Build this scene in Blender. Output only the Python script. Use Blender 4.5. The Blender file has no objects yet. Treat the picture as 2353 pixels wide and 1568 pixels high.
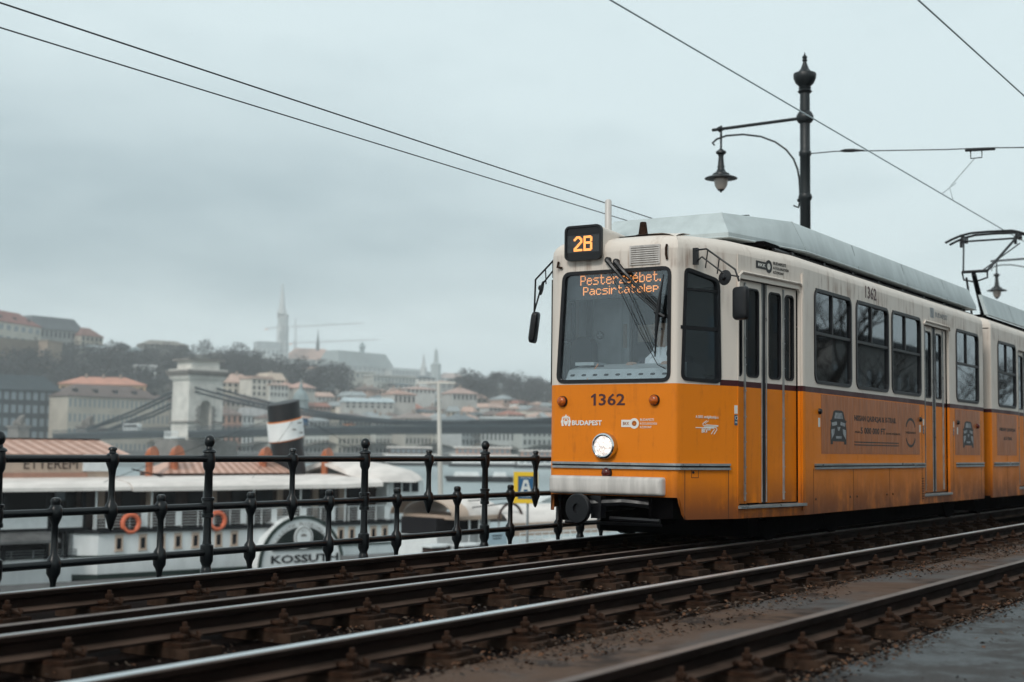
import bpy, bmesh, math, random
from mathutils import Vector, Matrix
import mathutils.geometry as mg
R_=math.radians
rng=random.Random(7)
C=bpy.context.scene.collection
sc=bpy.context.scene

# ------------------------------------------------------------------ camera
H0=0.8644
YAW,PITCH,ROLL=R_(32.2547),R_(4.3176),R_(0.6803)
def _cam():
    F=Vector((math.cos(YAW),math.sin(YAW),0)); Rt=Vector((math.sin(YAW),-math.cos(YAW),0)); U=Vector((0,0,1))
    F2=F*math.cos(PITCH)+U*math.sin(PITCH); U2=U*math.cos(PITCH)-F*math.sin(PITCH)
    return F2, Rt*math.cos(ROLL)+U2*math.sin(ROLL), U2*math.cos(ROLL)-Rt*math.sin(ROLL)
FW,RT,UP=_cam()
cd=bpy.data.cameras.new('camera'); cam=bpy.data.objects.new('camera',cd); C.objects.link(cam)
m=Matrix.Identity(4)
for i,v in enumerate((RT,UP,-FW)):
    for j in range(3): m[j][i]=v[j]
m[2][3]=H0
cam.matrix_world=m
cd.lens=50; cd.sensor_width=36; cd.sensor_fit='HORIZONTAL'; cd.clip_start=.1; cd.clip_end=6000
cd.dof.use_dof=True; cd.dof.focus_distance=12.6; cd.dof.aperture_fstop=1.8
sc.camera=cam
PF=2353/36*50
def at(x,y,Z):
    """world point seen at (x,y) of the 2353-wide survey of the photo, at depth Z metres"""
    return Vector((0,0,H0))+(FW+RT*((x-1176.5)/PF)+UP*((784.1-y)/PF))*Z

# ------------------------------------------------------------------ world, sun, exposure
SUN_EL,SUN_AZ=R_(38),R_(184)      # azimuth of the place the light comes from, from +x
w=bpy.data.worlds.new('World'); sc.world=w; w.use_nodes=True
nt=w.node_tree; nt.nodes.clear()
def N(t,ty,**k):
    n=t.nodes.new(ty)
    for a,b in k.items(): setattr(n,a,b)
    return n
out=N(nt,'ShaderNodeOutputWorld'); bg=N(nt,'ShaderNodeBackground'); bg.inputs[1].default_value=.1
sky=N(nt,'ShaderNodeTexSky',sky_type='NISHITA',sun_disc=False,sun_elevation=SUN_EL,sun_rotation=R_(90)-SUN_AZ,air_density=1.2,dust_density=3)
tc=N(nt,'ShaderNodeTexCoord'); sep=N(nt,'ShaderNodeSeparateXYZ'); nt.links.new(tc.outputs['Generated'],sep.inputs[0])
def M(t,op,a,b=None,c=None,clamp=False):
    n=N(t,'ShaderNodeMath',operation=op,use_clamp=clamp)
    for i,v in enumerate((a,b,c)):
        if v is None: continue
        if isinstance(v,(int,float)): n.inputs[i].default_value=v
        else: t.links.new(v,n.inputs[i])
    return n.outputs[0]
def MR(t,v,a,b,c=0.,d=1.,smooth=True):
    n=N(t,'ShaderNodeMapRange'); n.interpolation_type='SMOOTHSTEP' if smooth else 'LINEAR'
    t.links.new(v,n.inputs[0])
    for i,x in enumerate((a,b,c,d)): n.inputs[i+1].default_value=x
    return n.outputs[0]
sx,sy,sz=sep.outputs
zz=M(nt,'ADD',M(nt,'MAXIMUM',sz,0.),.16)
cmb=N(nt,'ShaderNodeCombineXYZ'); nt.links.new(M(nt,'DIVIDE',sx,zz),cmb.inputs[0]); nt.links.new(M(nt,'DIVIDE',sy,zz),cmb.inputs[1])
def noise(t,vec,scale,detail=4,rough=.5,dist=0.):
    n=N(t,'ShaderNodeTexNoise'); n.inputs['Scale'].default_value=scale; n.inputs['Detail'].default_value=detail
    n.inputs['Roughness'].default_value=rough; n.inputs['Distortion'].default_value=dist
    t.links.new(vec,n.inputs['Vector']); return n.outputs[0]
n1=noise(nt,cmb.outputs[0],.85,5,.5,.3); n2=noise(nt,cmb.outputs[0],2.6,5,.55)
left=MR(nt,M(nt,'ADD',M(nt,'MULTIPLY',sx,math.cos(R_(75))),M(nt,'MULTIPLY',sy,math.sin(R_(75)))),.55,.97)
band=M(nt,'MULTIPLY',MR(nt,sz,.07,.125),MR(nt,sz,.30,.14))
wob=M(nt,'ADD',M(nt,'MULTIPLY',M(nt,'SUBTRACT',n1,.52),.75),M(nt,'MULTIPLY',M(nt,'SUBTRACT',n2,.5),.62))
dk=M(nt,'ADD',M(nt,'MULTIPLY',band,M(nt,'ADD',M(nt,'MULTIPLY',left,.58),.08)),wob)
dk=M(nt,'ADD',dk,M(nt,'MULTIPLY',left,.16),clamp=True)
def mixc(t,fac,a,b):
    n=N(t,'ShaderNodeMix',data_type='RGBA')
    if isinstance(fac,(int,float)): n.inputs[0].default_value=fac
    else: t.links.new(fac,n.inputs[0])
    for i,v in ((6,a),(7,b)):
        if isinstance(v,(tuple,list)): n.inputs[i].default_value=(*v[:3],1)
        else: t.links.new(v,n.inputs[i])
    return n.outputs[2]
cl=mixc(nt,dk,(6.3,7.35,7.55),(2.5,3.4,3.8))
nt.links.new(mixc(nt,.92,sky.outputs[0],cl),bg.inputs[0]); nt.links.new(bg.outputs[0],out.inputs[0])
sl=bpy.data.lights.new('sun','SUN'); sl.energy=1.5; sl.angle=R_(14); sl.color=(1,.96,.9)
so=bpy.data.objects.new('sun',sl); C.objects.link(so)
sd=Vector((math.cos(SUN_AZ)*math.cos(SUN_EL),math.sin(SUN_AZ)*math.cos(SUN_EL),math.sin(SUN_EL)))
so.rotation_euler=sd.to_track_quat('Z','Y').to_euler(); so.location=(-20,10,40)
sc.view_settings.view_transform='Standard'; sc.view_settings.look='None'; sc.view_settings.exposure=.3; sc.view_settings.gamma=1
sc.cycles.use_denoising=True; sc.cycles.max_bounces=8; sc.cycles.transparent_max_bounces=16; sc.cycles.volume_bounces=1

# ------------------------------------------------------------------ materials
def mat(name,col,rough=.6,metal=0.,var=.0,vscale=3.,col2=None,bump=0.,bscale=20.,stretch=(1,1,1),emit=None,estr=1.,spec=.5,lo=.35,hi=.65):
    mm=bpy.data.materials.new(name); mm.use_nodes=True; t=mm.node_tree; b=t.nodes['Principled BSDF']
    b.inputs['Roughness'].default_value=rough; b.inputs['Metallic'].default_value=metal; b.inputs['Specular IOR Level'].default_value=spec
    b.inputs['Base Color'].default_value=(*col,1)
    if var or col2 or bump:
        tcn=N(t,'ShaderNodeTexCoord'); mp=N(t,'ShaderNodeMapping'); mp.inputs['Scale'].default_value=stretch
        t.links.new(tcn.outputs['Object'],mp.inputs[0])
        if var or col2:
            f=MR(t,noise(t,mp.outputs[0],vscale,6,.6),lo,hi)
            c2=col2 or tuple(c*(1-var) for c in col)
            t.links.new(mixc(t,f,col,c2),b.inputs['Base Color'])
            rr=MR(t,noise(t,mp.outputs[0],vscale*2.3,4,.5),.3,.7,max(0,rough-.08),min(1,rough+.1)); t.links.new(rr,b.inputs['Roughness'])
        if bump:
            bn=N(t,'ShaderNodeBump'); bn.inputs['Strength'].default_value=bump; bn.inputs['Distance'].default_value=.02
            t.links.new(noise(t,mp.outputs[0],bscale,5,.6),bn.inputs['Height']); t.links.new(bn.outputs[0],b.inputs['Normal'])
    if emit: b.inputs['Emission Color'].default_value=(*emit,1); b.inputs['Emission Strength'].default_value=estr
    return mm
def glass(name,tint,refl=.06,rough=.02):
    mm=bpy.data.materials.new(name); mm.use_nodes=True; t=mm.node_tree; t.nodes.clear()
    o=N(t,'ShaderNodeOutputMaterial'); mx=N(t,'ShaderNodeMixShader'); tr=N(t,'ShaderNodeBsdfTransparent'); gl=N(t,'ShaderNodeBsdfGlossy')
    tr.inputs[0].default_value=(*tint,1); gl.inputs['Roughness'].default_value=rough; gl.inputs[0].default_value=(.9,.95,1,1)
    fr=N(t,'ShaderNodeFresnel'); fr.inputs[0].default_value=1.45
    t.links.new(M(t,'ADD',fr.outputs[0],refl,clamp=True),mx.inputs[0]); t.links.new(tr.outputs[0],mx.inputs[1]); t.links.new(gl.outputs[0],mx.inputs[2]); t.links.new(mx.outputs[0],o.inputs[0])
    return mm
def tram_paint():
    mm=bpy.data.materials.new('tram paint'); mm.use_nodes=True; t=mm.node_tree; b=t.nodes['Principled BSDF']
    tcn=N(t,'ShaderNodeTexCoord'); s=N(t,'ShaderNodeSeparateXYZ'); t.links.new(tcn.outputs['Object'],s.inputs[0])
    x,y,z=s.outputs
    mp=N(t,'ShaderNodeMapping'); mp.inputs['Scale'].default_value=(9,9,.8); t.links.new(tcn.outputs['Object'],mp.inputs[0])
    streak=noise(t,mp.outputs[0],1.6,6,.65); blot=noise(t,tcn.outputs['Object'],2.2,5,.6); fine=noise(t,tcn.outputs['Object'],14,4,.6)
    cream=mixc(t,MR(t,M(t,'ADD',M(t,'MULTIPLY',streak,.6),M(t,'MULTIPLY',blot,.4)),.50,.80),(.66,.585,.52),(.44,.345,.285))
    # oily deposit that settles on the roof brow, round the vents and along the gutter
    brow=M(t,'MULTIPLY',MR(t,z,2.46,2.52),MR(t,z,2.74,2.56))
    cream=mixc(t,M(t,'MULTIPLY',brow,MR(t,M(t,'ADD',streak,M(t,'MULTIPLY',blot,.5)),.68,1.1)),cream,(.24,.15,.11))
    org=mixc(t,MR(t,M(t,'ADD',M(t,'MULTIPLY',streak,.7),M(t,'MULTIPLY',fine,.3)),.50,.82),(.70,.190,.006),(.47,.118,.010))
    low=MR(t,z,.75,.25); org=mixc(t,M(t,'MULTIPLY',low,MR(t,M(t,'ADD',blot,M(t,'MULTIPLY',streak,.5)),.42,.82)),org,(.17,.052,.016))
    c=mixc(t,M(t,'GREATER_THAN',z,1.455),org,cream)
    mar=M(t,'MULTIPLY',M(t,'MULTIPLY',M(t,'GREATER_THAN',z,1.452),M(t,'LESS_THAN',z,1.505)),M(t,'GREATER_THAN',x,11.83))
    c=mixc(t,mar,c,(.055,.014,.016))
    t.links.new(c,b.inputs['Base Color'])
    t.links.new(MR(t,blot,.3,.7,.36,.55),b.inputs['Roughness']); b.inputs['Specular IOR Level'].default_value=.22
    return mm
MT=dict(
 paint=tram_paint(),
 roofgrey=mat('roof cowling',(.45,.50,.505),.5,var=.14,vscale=2.2,stretch=(2,2,.5)),
 rubber=mat('black rubber',(.006,.006,.008),.45,spec=.35),
 black=mat('black metal',(.006,.006,.008),.42,var=.3,vscale=8,spec=.35),
 under=mat('near-black underside',(.003,.0025,.003),.9,var=.5,vscale=4,spec=.03),
 alu=mat('aluminium strip',(.40,.42,.43),.35,.6,var=.3,vscale=6,stretch=(.3,1,1)),
 bumper=mat('bumper paint',(.56,.52,.49),.45,var=.25,vscale=3,stretch=(1,4,.6)),
 chrome=mat('chrome',(.6,.62,.63),.12,1.),
 amber=mat('amber lens',(.55,.11,.008),.12,var=.5,vscale=60),
 redlens=mat('red lens',(.10,.012,.008),.15,var=.5,vscale=60),
 lamp=mat('lit headlamp',(.9,.85,.8),.2,emit=(1,.90,.84),estr=.5,var=.5,vscale=38,lo=.45,hi=.58,col2=(.22,.18,.17)),
 led=mat('lit led',(1,.4,.1),.5,emit=(1,.34,.09),estr=.95),
 ledback=mat('display panel',(.035,.038,.042),.35,var=.4,vscale=40),
 dkglass=glass('dark door glass',(.10,.11,.12),.05), glass=glass('side window glass',(.34,.36,.38),.10), wglass=glass('windscreen glass',(.90,.94,.96),.03),
 inner=mat('dark interior',(.016,.015,.017),.85,spec=.08), cab=mat('cab wall',(.62,.64,.64),.6,var=.2,vscale=3), dash=mat('dashboard',(.50,.54,.55),.4,var=.15,vscale=6), seat=mat('seat cloth',(.016,.018,.024),.85),
 maroon=mat('maroon lettering',(.055,.012,.014),.5), white=mat('white lettering',(.72,.70,.66),.5), ink=mat('black lettering',(.015,.013,.014),.5), adv=mat('advert foil',(.40,.115,.02),.4,var=.25,vscale=2.5,stretch=(6,6,.8)),
 bluefoil=mat('blue sticker',(.02,.07,.12),.45), pale=mat('pale sticker',(.6,.62,.6),.5), silver=mat('printed silver',(.32,.33,.34),.5,var=.5,vscale=9), seam=mat('panel seam',(.05,.018,.008),.8),
 railtop=mat('polished rail head',(.72,.76,.78),.42,1.,var=.08,vscale=4,stretch=(.2,3,1)),
 rail=mat('rusty rail',(.016,.009,.007),.75,var=.5,vscale=5,stretch=(.4,1,2),bump=.2,spec=.05),
 raildust=mat('dust on rail foot',(.085,.055,.042),.85,var=.5,vscale=5,stretch=(.4,1,2),spec=.05),
 rustytop=mat('dull rail head',(.135,.095,.078),.5,var=.4,vscale=4,stretch=(.3,1,1)),
 rust=mat('rusty fastening',(.042,.021,.013),.75,var=.6,vscale=12,bump=.4,bscale=40,spec=.08),
 sleeper=mat('bearing block',(.055,.033,.023),.85,var=.5,vscale=8,bump=.3,spec=.05),
 deck=mat('deck dirt',(.010,.006,.005),.95,var=.5,vscale=2.,bump=.5,bscale=30,spec=.03),
 iron=mat('painted cast iron',(.0045,.006,.0075),.30,spec=.35),
 lampiron=mat('lamp iron',(.005,.008,.010),.45,var=.2,vscale=6),
 wire=mat('overhead wire',(.05,.055,.06),.5,.5), cwire=mat('contact wire',(.42,.47,.49),.6),
 brass=mat('shade lining',(.28,.17,.11),.4), bulb=mat('frosted lamp glass',(.42,.36,.32),.2,spec=.6),
 quay=mat('quay stone',(.13,.13,.13),.8,var=.4,vscale=1.5,bump=.3),
 hull=mat('white hull paint',(.78,.80,.80),.45,var=.16,vscale=.9,stretch=(1,1,.35)), green=mat('green stripe',(.015,.03,.025),.5), hulldk=mat('dark hull',(.008,.009,.011),.6,spec=.2),
 canvas=mat('pale canvas',(.74,.68,.64),.7,var=.2,vscale=1.2,stretch=(.4,1,1)), tan=mat('tan fascia',(.50,.38,.30),.6,var=.15,vscale=1.), salmon=mat('salmon sheet',(.60,.38,.30),.55,var=.15,vscale=2), rose=mat('dark salmon sheet',(.40,.22,.16),.55,var=.15,vscale=2),
 brown=mat('brown wood',(.045,.020,.014),.6,var=.4,vscale=2.5,stretch=(2,2,.5)), cowl=mat('orange cowl',(.46,.15,.07),.45,var=.25,vscale=2), fun=mat('funnel black',(.008,.008,.010),.5), orangeband=mat('orange band',(.50,.14,.02),.5),
 buoy=mat('lifebuoy',(.66,.15,.07),.5), whitep=mat('white paint',(.70,.72,.72),.45,var=.1,vscale=3), darkwin=mat('dark pane',(.012,.014,.018),.25,spec=.25), winpale=mat('pane reflecting',(.16,.19,.21),.15),  # winpale is a plain, paler pane colour
 yellow=mat('yellow frame',(.78,.50,.02),.5), signblue=mat('sign blue',(.012,.09,.20),.5), lightblue=mat('light blue board',(.42,.55,.62),.5),
 limestone=mat('pylon limestone',(.62,.59,.545),.8,var=.22,vscale=.25,bump=.2,bscale=2), limedark=mat('weathered limestone',(.20,.18,.165),.85,var=.3,vscale=.4), steel=mat('bridge steel',(.018,.026,.033),.55,var=.25,vscale=.3), balu=mat('bridge railing',(.045,.06,.07),.55),
 wood=mat('winter twigs',(.030,.029,.031),.9,var=.5,vscale=.08), bark=mat('bark',(.030,.026,.023),.9,var=.4,vscale=2), copper=mat('copper roof',(.22,.28,.29),.6,var=.3,vscale=.2), church=mat('church stone',(.52,.54,.54),.8,var=.25,vscale=.15), scaffold=mat('scaffold',(.30,.34,.34),.8),
 crane=mat('crane steel',(.32,.30,.29),.6), skin=mat('skin',(.42,.27,.20),.55), shirt=mat('white shirt',(.74,.76,.78),.7), blazer=mat('dark blazer',(.022,.024,.034),.8), hair=mat('dark hair',(.02,.016,.014),.6), paper=mat('folder',(.03,.032,.036),.5), orangetag=mat('orange strap',(.70,.28,.12),.6),
 stone=mat('bastion stone',(.235,.185,.15),.85,var=.4,vscale=.12), hotel=mat('hotel front',(.25,.24,.225),.8,var=.3,vscale=.2),
)
# ------------------------------------------------------------------ helpers
def lm(*names): return [MT[n] if isinstance(n,str) else n for n in names]
class MB:
    """collects shapes and links them as ONE mesh object"""
    def __init__(s): s.v=[]; s.f=[]; s.mi=[]; s.k=0
    def mat(s,k): s.k=k; return s
    def add(s,vs,fs):
        o=len(s.v); s.v+= [tuple(v) for v in vs]; s.f+=[tuple(o+i for i in f) for f in fs]; s.mi+=[s.k]*len(fs); return s
    def box(s,c,d,rz=0,T=None):
        hx,hy,hz=[q/2 for q in d]; cs,sn=math.cos(rz),math.sin(rz); vs=[]
        for z in (-hz,hz):
            for x,y in ((-hx,-hy),(hx,-hy),(hx,hy),(-hx,hy)):
                p=Vector((c[0]+x*cs-y*sn,c[1]+x*sn+y*cs,c[2]+z)); vs.append(T@p if T else p)
        return s.add(vs,[(3,2,1,0),(4,5,6,7),(0,1,5,4),(1,2,6,5),(2,3,7,6),(3,0,4,7)])
    def fbox(s,fr,u,v,n,du,dv,dn):
        """box in a frame, centred at u,v and spanning n..n+dn"""
        vs=[fr(u+a*du/2,v+b*dv/2,n+e*dn) for e in (0,1) for a,b in ((-1,-1),(1,-1),(1,1),(-1,1))]
        return s.add(vs,[(3,2,1,0),(4,5,6,7),(0,1,5,4),(1,2,6,5),(2,3,7,6),(3,0,4,7)])
    def tube(s,pts,r,n=8,closed=False,cap=True):
        pts=[Vector(p) for p in pts]; L=len(pts); rs=r if isinstance(r,(list,tuple)) else [r]*L
        prev=None; base=len(s.v); vs=[]
        for i,p in enumerate(pts):
            a=pts[(i-1)%L] if closed or i>0 else p; b=pts[(i+1)%L] if closed or i<L-1 else p
            d=(b-a); d=d.normalized() if d.length>1e-9 else Vector((0,0,1))
            if prev is None:
                h=Vector((0,0,1)) if abs(d.z)<.9 else Vector((1,0,0)); x=d.cross(h).normalized()
            else:
                x=(prev-d*prev.dot(d)); x=x.normalized() if x.length>1e-6 else d.orthogonal().normalized()
            prev=x; y=d.cross(x)
            for k in range(n):
                a_=2*math.pi*k/n; vs.append(p+(x*math.cos(a_)+y*math.sin(a_))*rs[i])
        fs=[]
        for i in range(L if closed else L-1):
            j=(i+1)%L
            for k in range(n): k2=(k+1)%n; fs.append((i*n+k,j*n+k,j*n+k2,i*n+k2)[::-1])
        if cap and not closed: fs.append(tuple(range(n))); fs.append(tuple((L-1)*n+k for k in range(n))[::-1])
        return s.add(vs,fs)
    def lathe(s,prof,c=(0,0,0),axis=(0,0,1),n=16):
        """prof: (radius, height) along axis"""
        ax=Vector(axis).normalized(); x=ax.orthogonal().normalized(); y=ax.cross(x); c=Vector(c); vs=[]
        for r,h in prof:
            for k in range(n):
                a=2*math.pi*k/n; vs.append(c+ax*h+(x*math.cos(a)+y*math.sin(a))*max(r,1e-4))
        fs=[]
        for i in range(len(prof)-1):
            for k in range(n): k2=(k+1)%n; fs.append((i*n+k,i*n+k2,(i+1)*n+k2,(i+1)*n+k))
        fs.append(tuple(range(n))[::-1]); fs.append(tuple((len(prof)-1)*n+k for k in range(n)))
        return s.add(vs,fs)
    def loft(s,rings,closed=True,caps=True):
        n=len(rings[0]); vs=[p for r in rings for p in r]; fs=[]
        for i in range(len(rings)-1):
            for k in range(n if closed else n-1):
                k2=(k+1)%n; fs.append((i*n+k,i*n+k2,(i+1)*n+k2,(i+1)*n+k))
        if caps and closed: fs.append(tuple(range(n))[::-1]); fs.append(tuple((len(rings)-1)*n+k for k in range(n)))
        return s.add(vs,fs)
    def plate(s,fr,outline,holes=(),th=.03,n0=0.):
        """flat plate with holes in frame fr, front face at n0, thickness th going inwards"""
        cu=bpy.data.curves.new('t','CURVE'); cu.dimensions='2D'; cu.fill_mode='BOTH'; cu.extrude=max(th/2,1e-5)
        for poly in (outline,*holes):
            sp=cu.splines.new('POLY'); sp.points.add(len(poly)-1); sp.use_cyclic_u=True
            for q,(u,v) in zip(sp.points,poly): q.co=(u,v,0,1)
        ob=bpy.data.objects.new('t',cu); me=bpy.data.meshes.new_from_object(ob)
        s.add([fr(v.co.x,v.co.y,v.co.z+n0-th/2) for v in me.vertices],[tuple(p.vertices) for p in me.polygons])
        bpy.data.objects.remove(ob); bpy.data.curves.remove(cu); bpy.data.meshes.remove(me); return s
    def text(s,fr,body,u0,u1,v0,v1,n0=.002,th=.001,keep=False,bold=0.,shear=0.):
        """text stretched to fill u0..u1, v0..v1 of a frame"""
        cu=bpy.data.curves.new('t','FONT'); cu.body=body; cu.size=1; cu.extrude=th; cu.offset=bold; cu.resolution_u=2; cu.shear=shear
        ob=bpy.data.objects.new('t',cu); me=bpy.data.meshes.new_from_object(ob)
        xs=[v.co.x for v in me.vertices]; ys=[v.co.y for v in me.vertices]
        if xs:
            ax,bx,ay,by=min(xs),max(xs),min(ys),max(ys); kx=(u1-u0)/(bx-ax); ky=(v1-v0)/(by-ay)
            s.add([fr(u0+(v.co.x-ax)*kx,v0+(v.co.y-ay)*ky,v.co.z+n0) for v in me.vertices],[tuple(p.vertices) for p in me.polygons])
        bpy.data.objects.remove(ob); bpy.data.curves.remove(cu); bpy.data.meshes.remove(me); return s
    def mesh(s,name,mats,smooth=40,clean=False):
        me=bpy.data.meshes.new(name); me.from_pydata(s.v,[],s.f)
        for q in (mats if isinstance(mats,(list,tuple)) else [mats]): me.materials.append(MT[q] if isinstance(q,str) else q)
        me.polygons.foreach_set('material_index',s.mi)
        if clean:
            bm=bmesh.new(); bm.from_mesh(me); bmesh.ops.remove_doubles(bm,verts=bm.verts,dist=1e-5); bmesh.ops.recalc_face_normals(bm,faces=bm.faces); bm.to_mesh(me); bm.free()
        if smooth:
            me.polygons.foreach_set('use_smooth',[True]*len(me.polygons)); me.set_sharp_from_angle(angle=R_(smooth))
        me.update(); return me
    def build(s,name,mats,parent=None,smooth=40,clean=False,loc=None):
        o=bpy.data.objects.new(name,s.mesh(name,mats,smooth,clean)); C.objects.link(o)
        if loc is not None: o.location=loc
        if parent is not None: par(o,parent)
        return o
def wm(o):
    m=Matrix.Translation(o.location)@o.rotation_euler.to_matrix().to_4x4()
    return m
def par(o,p):
    """parent, keeping vertices in world coordinates"""
    o.parent=p
    o.matrix_parent_inverse=wm(p).inverted() if p.parent is None else Matrix.Identity(4)
def tag(o,label=None,cat=None,group=None,kind=None):
    if label: o['label']=label
    if cat: o['category']=cat
    if group: o['group']=group
    if kind: o['kind']=kind
    return o
def thing(name,loc,label,cat,group=None,rz=0):
    o=bpy.data.objects.new(name,None); C.objects.link(o); o.location=loc; o.rotation_euler=(0,0,rz); o.empty_display_size=.2
    return tag(o,label,cat,group)
def dup(root,loc=None,rz=None,label=None,group=None):
    kids={}
    for o in bpy.data.objects:
        if o.parent is not None: kids.setdefault(o.parent.name,[]).append(o)
    def cp(o,p):
        c=o.copy(); C.objects.link(c)
        if p is not None: mi=o.matrix_parent_inverse.copy(); c.parent=p; c.matrix_parent_inverse=mi
        for ch in kids.get(o.name,[]): cp(ch,c)
        return c
    r=cp(root,None)
    if loc is not None: r.location=loc
    if rz is not None: r.rotation_euler=(0,0,rz)
    if label: r['label']=label
    if group: r['group']=group
    return r
def frame(o,u,n_out,v=(0,0,1)):
    o=Vector(o); u=Vector(u).normalized(); v=Vector(v).normalized(); n=Vector(n_out).normalized()
    return lambda a,b,c=0.: o+u*a+v*b+n*c
def rrect(u0,u1,v0,v1,r=.06,n=5):
    p=[]
    for cx,cy,a0 in ((u1-r,v1-r,0),(u0+r,v1-r,90),(u0+r,v0+r,180),(u1-r,v0+r,270)):
        for i in range(n+1):
            a=R_(a0+90*i/n); p.append((cx+r*math.cos(a),cy+r*math.sin(a)))
    return p
def rpoly(pts,r,n=5):
    """polygon with rounded corners"""
    out=[]; L=len(pts)
    for i in range(L):
        p=Vector(pts[i]); a=(Vector(pts[i-1])-p).normalized(); b=(Vector(pts[(i+1)%L])-p).normalized()
        for k in range(n+1):
            t=k/n; q=(p+a*r)*(1-t)**2+p*2*t*(1-t)+(p+b*r)*t*t; out.append((q.x,q.y))
    return out
def grow(poly,d):
    """offset a convex-ish polygon outwards"""
    cx=sum(p[0] for p in poly)/len(poly); cy=sum(p[1] for p in poly)/len(poly); L=len(poly); out=[]
    for i in range(L):
        a=Vector(poly[i-1]); b=Vector(poly[(i+1)%L]); t=(b-a).normalized(); nn=Vector((t.y,-t.x)); p=Vector(poly[i])
        if nn.dot(p-Vector((cx,cy)))<0: nn=-nn
        q=p+nn*d; out.append((q.x,q.y))
    return out
# ------------------------------------------------------------------ the setting: deck, track bed, river, hill
def sheet(name,x0,x1,y0,y1,z,th,m):
    b=MB().box(((x0+x1)/2,(y0+y1)/2,z-th/2),(x1-x0,y1-y0,th)); return tag(b.build(name,m,smooth=0),kind='structure')
def asphalt_mat():
    mm=bpy.data.materials.new('asphalt'); mm.use_nodes=True; t=mm.node_tree; b=t.nodes['Principled BSDF']
    tcn=N(t,'ShaderNodeTexCoord'); v=tcn.outputs['Object']
    a=noise(t,v,3.2,8,.72,.3); g=noise(t,v,60,3,.6); d=noise(t,v,1.1,5,.6)
    c=mixc(t,MR(t,a,.42,.58),(.078,.084,.088),(.050,.047,.046)); c=mixc(t,MR(t,d,.52,.66),c,(.030,.026,.025)); b.inputs['Specular IOR Level'].default_value=.25
    c=mixc(t,M(t,'MULTIPLY',MR(t,g,.5,.75),.55),c,(.02,.018,.018))
    t.links.new(c,b.inputs['Base Color']); t.links.new(MR(t,a,.3,.65,.6,.95),b.inputs['Roughness'])
    bn=N(t,'ShaderNodeBump'); bn.inputs['Strength'].default_value=.35; bn.inputs['Distance'].default_value=.01; t.links.new(g,bn.inputs['Height']); t.links.new(bn.outputs[0],b.inputs['Normal'])
    return mm
def slab_mat():
    mm=bpy.data.materials.new('brown concrete'); mm.use_nodes=True; t=mm.node_tree; b=t.nodes['Principled BSDF']
    tcn=N(t,'ShaderNodeTexCoord'); v=tcn.outputs['Object']
    a=noise(t,v,.9,6,.6,.6); g=noise(t,v,45,3,.6); e=noise(t,v,2.6,5,.6)
    c=mixc(t,MR(t,a,.46,.66),(.088,.052,.035),(.066,.066,.066)); c=mixc(t,MR(t,e,.52,.68),c,(.026,.016,.012)); b.inputs['Specular IOR Level'].default_value=.15; c=mixc(t,M(t,'MULTIPLY',MR(t,g,.5,.72),.5),c,(.03,.02,.015))
    t.links.new(c,b.inputs['Base Color']); t.links.new(MR(t,a,.35,.6,.8,.5),b.inputs['Roughness'])
    bn=N(t,'ShaderNodeBump'); bn.inputs['Strength'].default_value=.4; bn.inputs['Distance'].default_value=.012; t.links.new(g,bn.inputs['Height']); t.links.new(bn.outputs[0],b.inputs['Normal'])
    return mm
def water_mat():
    mm=bpy.data.materials.new('river'); mm.use_nodes=True; t=mm.node_tree; b=t.nodes['Principled BSDF']
    b.inputs['Base Color'].default_value=(.22,.27,.275,1); b.inputs['Roughness'].default_value=.28
    tcn=N(t,'ShaderNodeTexCoord'); mp=N(t,'ShaderNodeMapping'); mp.inputs['Scale'].default_value=(1,1,1); t.links.new(tcn.outputs['Object'],mp.inputs[0])
    bn=N(t,'ShaderNodeBump'); bn.inputs['Strength'].default_value=.5; bn.inputs['Distance'].default_value=.35
    t.links.new(M(t,'ADD',noise(t,mp.outputs[0],.35,5,.6),noise(t,mp.outputs[0],1.6,3,.5)),bn.inputs['Height']); t.links.new(bn.outputs[0],b.inputs['Normal']); return mm
WATER=-7.0
sheet('viaduct_deck',-60,320,4.6,8.28,-.206,5,'deck')
sheet('track_bed',-60,320,3.86,4.6,-.20,5.2,'deck')
sheet('concrete_slab',-60,320,2.95,3.86,-.178,5.2,slab_mat())
sheet('rail_trough',-60,320,2.40,2.95,-.206,5.2,'deck')
sheet('asphalt_road',-60,320,-60,2.40,-.186,5.3,asphalt_mat())
sheet('lower_quay',-60,420,8.3,36,-4.3,3,'quay')
b=MB().box((600,600,WATER-.6),(3000,3000,1.2)); tag(b.build('river_water',water_mat(),smooth=0),kind='structure')
# ------------------------------------------------------------------ rails and fastenings
RY=[6.8895,5.3845,4.13,2.70]
def rail(y,label,shiny=True,x0=-12,x1=150,head=.07,pol=.06):
    h=head/2; p_=pol/2; b=MB(); zs=[(-p_,0.0004),(p_,0.0004),(h,-.001),(h+.001,-.008),(h,-.034),(.010,-.046),(.010,-.094),(.064,-.112),(.064,-.126),(-.064,-.126),(-.064,-.112),(-.010,-.094),(-.010,-.046),(-h,-.034),(-h-.001,-.008),(-h,-.001)]
    n=len(zs); vs=[(x,y+a,z) for x in (x0,x1) for a,z in zs]
    for k in range(n):
        b.mat(0 if k==0 else (2 if k in (6,10) else (3 if k in (1,2,n-1,n-2) else 1))); k2=(k+1)%n
        o=len(b.v); b.v+=[vs[k],vs[k2],vs[n+k2],vs[n+k]]; b.f.append((o+3,o+2,o+1,o)); b.mi.append(b.k)
    b.k=1; b.add(vs,[tuple(range(n))[::-1],tuple(range(n,2*n))])
    return tag(b.build('rail',['railtop' if shiny else 'rustytop','rail','raildust','rustytop' if shiny else 'rail'],smooth=0,clean=True),label,'rail','rails of the two tram tracks')
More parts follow.
